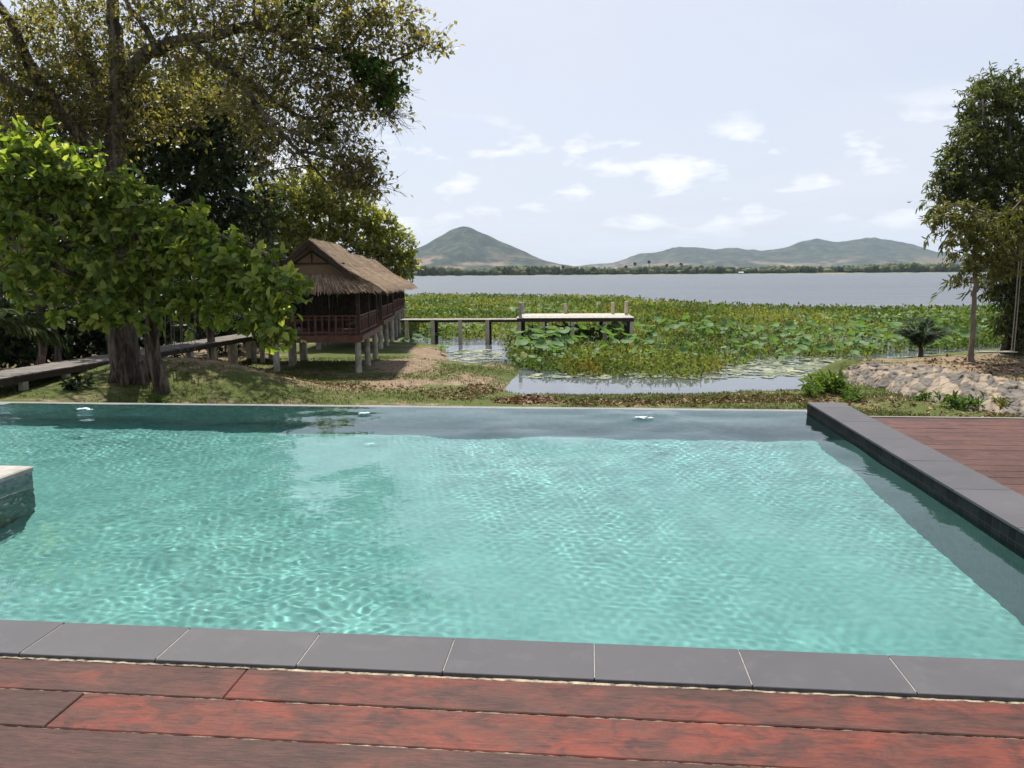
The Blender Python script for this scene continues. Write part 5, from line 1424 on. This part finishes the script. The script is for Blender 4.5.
M_LOTUS = leafmat('lotus_leaf', [(0, (0.060, 0.130, 0.040)), (.5, (0.10, 0.185, 0.062)), (.85, (0.145, 0.23, 0.085)), (1, (0.28, 0.31, 0.13))], .4, .65, .3)
M_LOTS = simple('lotus_stalk', [(.3, (.06, .09, .03)), (.7, (.10, .13, .05))], 5, .7)
def lotus_disc(rng, r, n=12, cup=.28):
    v = [(0, 0, 0)]; ph = rng.uniform(0, 6.3)
    for ring, rr in ((1, .55), (2, 1.0)):
        for k in range(n):
            a = 2 * PI * k / n; w = 1 + (.07 * math.sin(3 * a + ph) + rng.uniform(-.04, .04)) * (ring == 2)
            v.append((r * rr * w * math.cos(a), r * rr * w * math.sin(a), r * cup * rr ** 2 + (r * .14 * math.sin(2 * a + ph) if ring == 2 else 0)))
    f = [(0, 1 + k, 1 + (k + 1) % n) for k in range(n)] + [(1 + k, 1 + n + k, 1 + n + (k + 1) % n, 1 + (k + 1) % n) for k in range(n)]
    return np.array(v), f
def rot_to(nrm):
    return np.array(Vector((0, 0, 1)).rotation_difference(Vector(nrm)).to_matrix())
lot = []
rng = np.random.default_rng(30)
for k in range(8):
    h = rng.uniform(.35, .85); r = rng.uniform(.20, .34)
    v, f = lotus_disc(rng, r); tl = rng.normal(0, .32, 2); R3 = rot_to((tl[0], tl[1] - .18, 1)); off = np.array([tl[0] * .2, tl[1] * .2, h])
    mb = MB(); mb.add([tuple(R3 @ q + off) for q in v], f, 0)
    mb.tube([(0, 0, -.25), tuple(off * [.3, .3, .5]), tuple(off)], [.012, .010, .009], 5, 1)
    lot.append((mb, h))
protos = []
for mb, h in lot: protos.append((mb.build('lotus_plant', [M_LOTUS, M_LOTS], None, True), h))
# where they stand: patches of the marsh, densest in front of the platform
def in_poly(pts, poly): return poly_sd(pts[:, 0], pts[:, 1], poly) > 0
LOT = 'lotus plants in the marsh near the pier'
spots = []
def patch(px_, py_, rx, ry, n, big=1.0):
    c_ = at(px_, py_, -2.5)
    for _ in range(n):
        a = rng.uniform(0, 6.3); r = math.sqrt(rng.random()); p = c_ + [math.cos(a) * r * rx, math.sin(a) * r * ry, 0]
        spots.append((p[0], p[1], big * rng.uniform(.8, 1.2)))
patch(545, 350, 1.4, 4.0, 34, 1.15); patch(590, 341, 2.6, 5.0, 42, 1.2); patch(530, 343, 1.0, 3, 14, 1.1); patch(625, 340, 1.8, 5, 26, 1.1); patch(640, 355, 3, 3, 12); patch(420, 343, 1.6, 2.0, 12, .9); patch(445, 353, .9, 1.5, 6, .8)
patch(690, 330, 4, 7, 24, 1.2); patch(740, 338, 4, 5, 18, 1.1); patch(790, 352, 3, 4, 14, 1.0); patch(860, 335, 4.5, 6, 30, 1.3); patch(905, 345, 3, 5, 22, 1.2); patch(960, 338, 4, 5, 16, 1.1); patch(785, 357, 4, 2.5, 22, .9); patch(835, 351, 3, 3, 16, .95)
for i, (x, y, s_) in enumerate(spots):
    o0, h = protos[i % 8]; o_ = o0 if i < 8 else o0.copy()
    if i >= 8: COL.objects.link(o_)
    o_.location = (x, y, LAKE_Z + rng.uniform(-.22, .08)); o_.rotation_euler = (0, 0, rng.uniform(-1.0, 1.0)); o_.scale = (s_, s_, s_)
    tag(o_, 'round blue green lotus leaf on a stalk in the marsh among many alike', 'lotus', LOT)

# the mass of smaller and farther plants
rng = np.random.default_rng(31)
g = Geo()
def field_points(n, y0, y1, power=1.0):
    yy = y0 * (y1 / y0) ** rng.random(n); xx = rng.uniform(-.60, .74, n) * yy
    p = np.stack([xx, yy], -1); return p[in_poly(p, FIELD)]
# other lotus leaves, fewer sided
pts = field_points(12000, 34, 185); m = fbm(pts[:, 0] * .11, pts[:, 1] * .06, 3, 6); pts = pts[(m + rng.normal(0, .05, len(m))) > .51]
nL = len(pts); rr = rng.uniform(.11, .22, nL) * np.clip(pts[:, 1] / 60, .8, 1.35); hh = rng.uniform(.08, .46, nL)
tl = rng.normal(0, .35, (nL, 2)); nrm_ = norm(np.stack([tl[:, 0], tl[:, 1] - .15, np.ones(nL)], -1))
u_ = norm(np.cross(nrm_, np.array([0.3, 1, 0]))); w_ = np.cross(nrm_, u_); cc = np.stack([pts[:, 0], pts[:, 1], LAKE_Z + hh], -1)
vs = [cc]
for k in range(8):
    a = 2 * PI * k / 8; vs.append(cc + (u_ * math.cos(a) + w_ * math.sin(a)) * rr[:, None] * rng.uniform(.88, 1.08, (nL, 1)) + nrm_ * (rr[:, None] * (.22 + .12 * math.sin(2 * a))))
V_ = np.stack(vs, 1).reshape(-1, 3); b = np.arange(nL)[:, None] * 9
F_ = np.concatenate([b + [0, 1 + k, 1 + (k + 1) % 8, 1 + (k + 2) % 8] for k in (0, 2, 4, 6)], 0)
g.add(V_, F_, 0)
lotf = g.build('lotus_field', [M_LOTUS]); tag(lotf, 'wide field of crowded lotus leaves covering the marsh', 'lotus field', kind='stuff')

M_MARSH = leafmat_patchy('marsh_plant_leaf', [(0, (0.080, 0.105, 0.024)), (.3, (0.145, 0.175, 0.038)), (.65, (0.21, 0.235, 0.050)), (.9, (0.28, 0.28, 0.07)), (1, (0.30, 0.24, 0.085))], .5, .7, .2)
pts = field_points(26000, 30, 190); m = fbm(pts[:, 0] * .25, pts[:, 1] * .14, 3, 16); pts = pts[(m + rng.normal(0, .06, len(m))) > .27]
# thicker rim of yellowish plants in front of the platform
rim = np.concatenate([np.array([at(rng.uniform(515, 715), rng.uniform(352, 373), LAKE_Z)[:2] for _ in range(900)]), np.array([at(rng.uniform(930, 1040), rng.uniform(318, 350), LAKE_Z)[:2] for _ in range(700)])])
pts = np.concatenate([pts, rim[in_poly(rim, FIELD)]])
n = len(pts); k = 7; sc = np.clip(pts[:, 1] / 48, .75, 2.0)
base = np.stack([pts[:, 0], pts[:, 1], np.full(n, LAKE_Z)], -1)[:, None] + rng.normal(0, 1, (n, k, 3)) * [.26, .26, 0] * sc[:, None, None]
base[..., 2] += np.abs(rng.normal(.13, .10, (n, k)))
d = norm(rng.normal(0, .7, (n, k, 3)) + [0, 0, .6]); nn = norm(rng.normal(0, .6, (n, k, 3)) + [0, -.3, .8])
sz = (rng.uniform(.14, .30, (n, k)) * sc[:, None] ** .8).ravel()
v, f = leaf_geo(base.reshape(-1, 3), d.reshape(-1, 3), nn.reshape(-1, 3), sz, .55, .1, .2, False)
mf = Geo().add(v, f).build('marsh_plants', [M_MARSH]); tag(mf, 'low yellow green water plants filling the marsh', 'water plants', kind='stuff')

# flat lily pads on the open water
pads = []
for px_, py_, rx, ry, n in ((760, 364, 4.6, 4.2, 520), (720, 375, 3, 1.2, 60), (810, 372, 2.4, 2.2, 90), (470, 356, 1.7, 3.4, 170), (600, 376, 4, .8, 90), (840, 364, 3, 2.4, 90)):
    c_ = at(px_, py_, LAKE_Z)
    for _ in range(n):
        a = rng.uniform(0, 6.3); r = math.sqrt(rng.random()); pads.append((c_[0] + math.cos(a) * r * rx, c_[1] + math.sin(a) * r * ry))
pads = np.array(pads); pads = pads[(poly_sd(pads[:, 0], pads[:, 1], LAND) < -.1)]
n = len(pads); rr = rng.uniform(.10, .27, n); a0 = rng.uniform(0, 6.3, n); cc = np.stack([pads[:, 0], pads[:, 1], LAKE_Z + rng.uniform(.006, .03, n)], -1); vs = [cc]
for k in range(10):
    a = a0 + .15 + (2 * PI - .3) * k / 9; vs.append(cc + np.stack([np.cos(a) * rr, np.sin(a) * rr, rng.uniform(-.004, .012, n)], -1))
b = np.arange(n)[:, None] * 11; F_ = np.concatenate([b + [0, 1 + j, 2 + j, 3 + j] for j in (0, 2, 4, 6)] , 0)
M_PAD = leafmat('lily_pad', [(0, (0.10, 0.13, 0.075)), (.5, (0.17, 0.20, 0.12)), (.85, (0.25, 0.27, 0.17)), (1, (0.40, 0.38, 0.24))], .1, .4, .5)
pd_ = Geo().add(np.stack(vs, 1).reshape(-1, 3), F_).build('lily_pads', [M_PAD]); tag(pd_, 'flat lily pads scattered over the open water', 'lily pads', kind='stuff')

# grass, dry leaves and low herbs on the shore
def land_points(n, y0, y1, x0, x1):
    p = np.stack([rng.uniform(x0, x1, n), rng.uniform(y0, y1, n)], -1)
    return p[(poly_sd(p[:, 0], p[:, 1], LAND) > .08)]
def soil_of(p):
    s_ = fbm(p[:, 0] * .55, p[:, 1] * .55, 4, 5); return s_
p = np.concatenate([land_points(42000, 19.5, 36, -15, 14), land_points(9000, 19.5, 24, 0, 17)])
m = fbm(p[:, 0] * .5, p[:, 1] * .5, 3, 41); keep = (m + rng.normal(0, .07, len(m)) > .40)
for (px_, py_, rx, ry, z_) in ((405, 366, 1.5, 2.8, -2.25), (430, 352, .9, 2.6, -2.3), (400, 383, 1.4, .7, -2.2), (185, 382, 2.2, .8, -1.75)):
    c_ = at(px_, py_, z_); keep &= (((p[:, 0] - c_[0]) / rx) ** 2 + ((p[:, 1] - c_[1]) / ry) ** 2 > 1) | (rng.random(len(p)) < .12)
p = p[keep]; n = len(p); z = ground_z(p[:, 0], p[:, 1])
k = 3; base = np.stack([p[:, 0], p[:, 1], z - .01], -1)[:, None] + rng.normal(0, .035, (n, k, 3)) * [1, 1, 0]
d = norm(rng.normal(0, .45, (n, k, 3)) + [0, 0, .8]); nn = norm(rng.normal(0, 1, (n, k, 3)) + [0, -.5, .3])
M_GRASS = leafmat('short_grass', [(0, (0.040, 0.058, 0.014)), (.5, (0.075, 0.098, 0.022)), (.85, (0.125, 0.135, 0.036)), (1, (0.21, 0.18, 0.07))], .3, .7, .2)
v, f = leaf_geo(base.reshape(-1, 3), d.reshape(-1, 3), nn.reshape(-1, 3), rng.uniform(.04, .11, n * k), .22, .05, .3, False)
gr = Geo().add(v, f).build('grass', [M_GRASS]); tag(gr, 'short patchy grass on the shore', 'grass', kind='stuff')

M_LITTER = leafmat('dry_leaf', [(0, (0.060, 0.032, 0.020)), (.4, (0.13, 0.070, 0.042)), (.75, (0.23, 0.14, 0.085)), (1, (0.36, 0.26, 0.17))], .1, .8, .2)
lp = []
for px_, py_, rx, ry, n in ((524, 401, .95, .7, 900), (480, 388, .7, 1.6, 260), (455, 398, 1.0, .8, 160), (690, 402, 4.5, .8, 700), (600, 403, 3, .5, 260), (390, 392, 3, 1.0, 260), (250, 392, 3.5, 1.0, 300), (760, 400, 3, .9, 420), (860, 404, 2, 1.0, 200), (150, 388, 2.5, .8, 200), (940, 416, 3, .8, 200), (985, 370, 2.5, 3, 500), (1010, 362, 3, 3, 400)):
    c_ = at(px_, py_, -2.25 if px_ < 980 or py_ > 400 else -1.74)
    a = rng.uniform(0, 6.3, n); r = np.sqrt(rng.random(n)); lp.append(np.stack([c_[0] + np.cos(a) * r * rx, c_[1] + np.sin(a) * r * ry, (np.full(n, .16) * (1 - r) if px_ == 524 else np.zeros(n))], -1))
lp = np.concatenate(lp); lp = lp[poly_sd(lp[:, 0], lp[:, 1], LAND) > 0]; n = len(lp)
base = np.stack([lp[:, 0], lp[:, 1], ground_z(lp[:, 0], lp[:, 1]) + .012 + lp[:, 2] * rng.random(n)], -1)
d = norm(rng.normal(0, 1, (n, 3)) * [1, 1, .35]); nn = norm(rng.normal(0, .45, (n, 3)) + [0, 0, 1])
v, f = leaf_geo(base, d, nn, rng.uniform(.07, .17, n), .55, .3, .2, True)
li = Geo().add(v, f).build('leaf_litter', [M_LITTER]); tag(li, 'dry brown fallen leaves lying on the grass beyond the pool', 'leaf litter', kind='stuff')

# herbs by the deck corner and along the stone bank
rng = np.random.default_rng(44)
def herb(label, base, n, L_, w, mat, lean=.6, group=None, name='leafy_herb', six=True):
    root = plant(name, base, label, 'plant', group)
    a = rng.uniform(0, 6.3, n); el = rng.uniform(.25, 1.35, n)
    d = np.stack([np.cos(a) * np.cos(el), np.sin(a) * np.cos(el), np.sin(el)], -1)
    b0 = rng.normal(0, .16 * L_, (n, 3)) * [1, 1, 0]; q = b0 + d * L_ * rng.uniform(.35, .8, (n, 1))
    g = Geo().add(*prisms(b0 - [0, 0, .05], q, .006, .004))
    for j in range(6):
        tt = rng.uniform(.35, 1, (n, 1)); c_ = b0 + (q - b0) * tt
        ld = norm(d + rng.normal(0, .7, (n, 3)) + [0, 0, -.1]); g.add(*leaf_geo(c_, ld, norm(rng.normal(0, .4, (n, 3)) + [0, 0, 1]), L_ * rng.uniform(.28, .5, n), w, .15, .35, six))
    g.build('foliage', mat, root); return root
M_HERB = leafmat('fresh_herb_leaf', [(0, (0.05, 0.10, 0.018)), (.6, (0.09, 0.155, 0.028)), (1, (0.16, 0.20, 0.05))], .4, .5, .4)
hb = [(826, 397, -2.3, 34, .95, .2, 'big bright green feathery plant behind the far end of the right coping'), (808, 400, -2.3, 14, .45, .22, 'small bright plant at the left foot of the big feathery plant'), (852, 405, -2.3, 16, .5, .22, 'low green plant to the right of the big feathery plant'),
      (950, 411, -2.3, 16, .55, .32, 'leafy plant at the foot of the stone bank, left one of a close pair'), (968, 413, -2.3, 16, .5, .34, 'leafy plant at the foot of the stone bank, right one of a close pair'), (925, 404, -2.3, 14, .4, .3, 'small plant below the middle of the stone bank'), (1000, 410, -2.2, 12, .5, .2, 'yellowish tuft among the stones near the right edge')]
for px_, py_, z_, n, L_, w, lab in hb:
    q = at(px_, py_, z_); q[2] = float(ground_z(q[0], q[1])); herb(lab, q, n, L_, w, M_HERB if px_ < 990 else M_L_YELL)
q = np.array([-12.1, 21.2, float(ground_z(-12.1, 21.2))]); herb('low green plant at the left foot of the thick old trunk', q, 16, .5, .4, M_L_DARK)
q = gpt(150, 20.6); herb('bright low weed on the shaded bank below the broad leaved tree', q, 12, .35, .3, M_HERB)
q = gpt(200, 20.4); herb('yellow green weed at the pool edge between trunk and hut', q, 14, .4, .3, M_HERB)
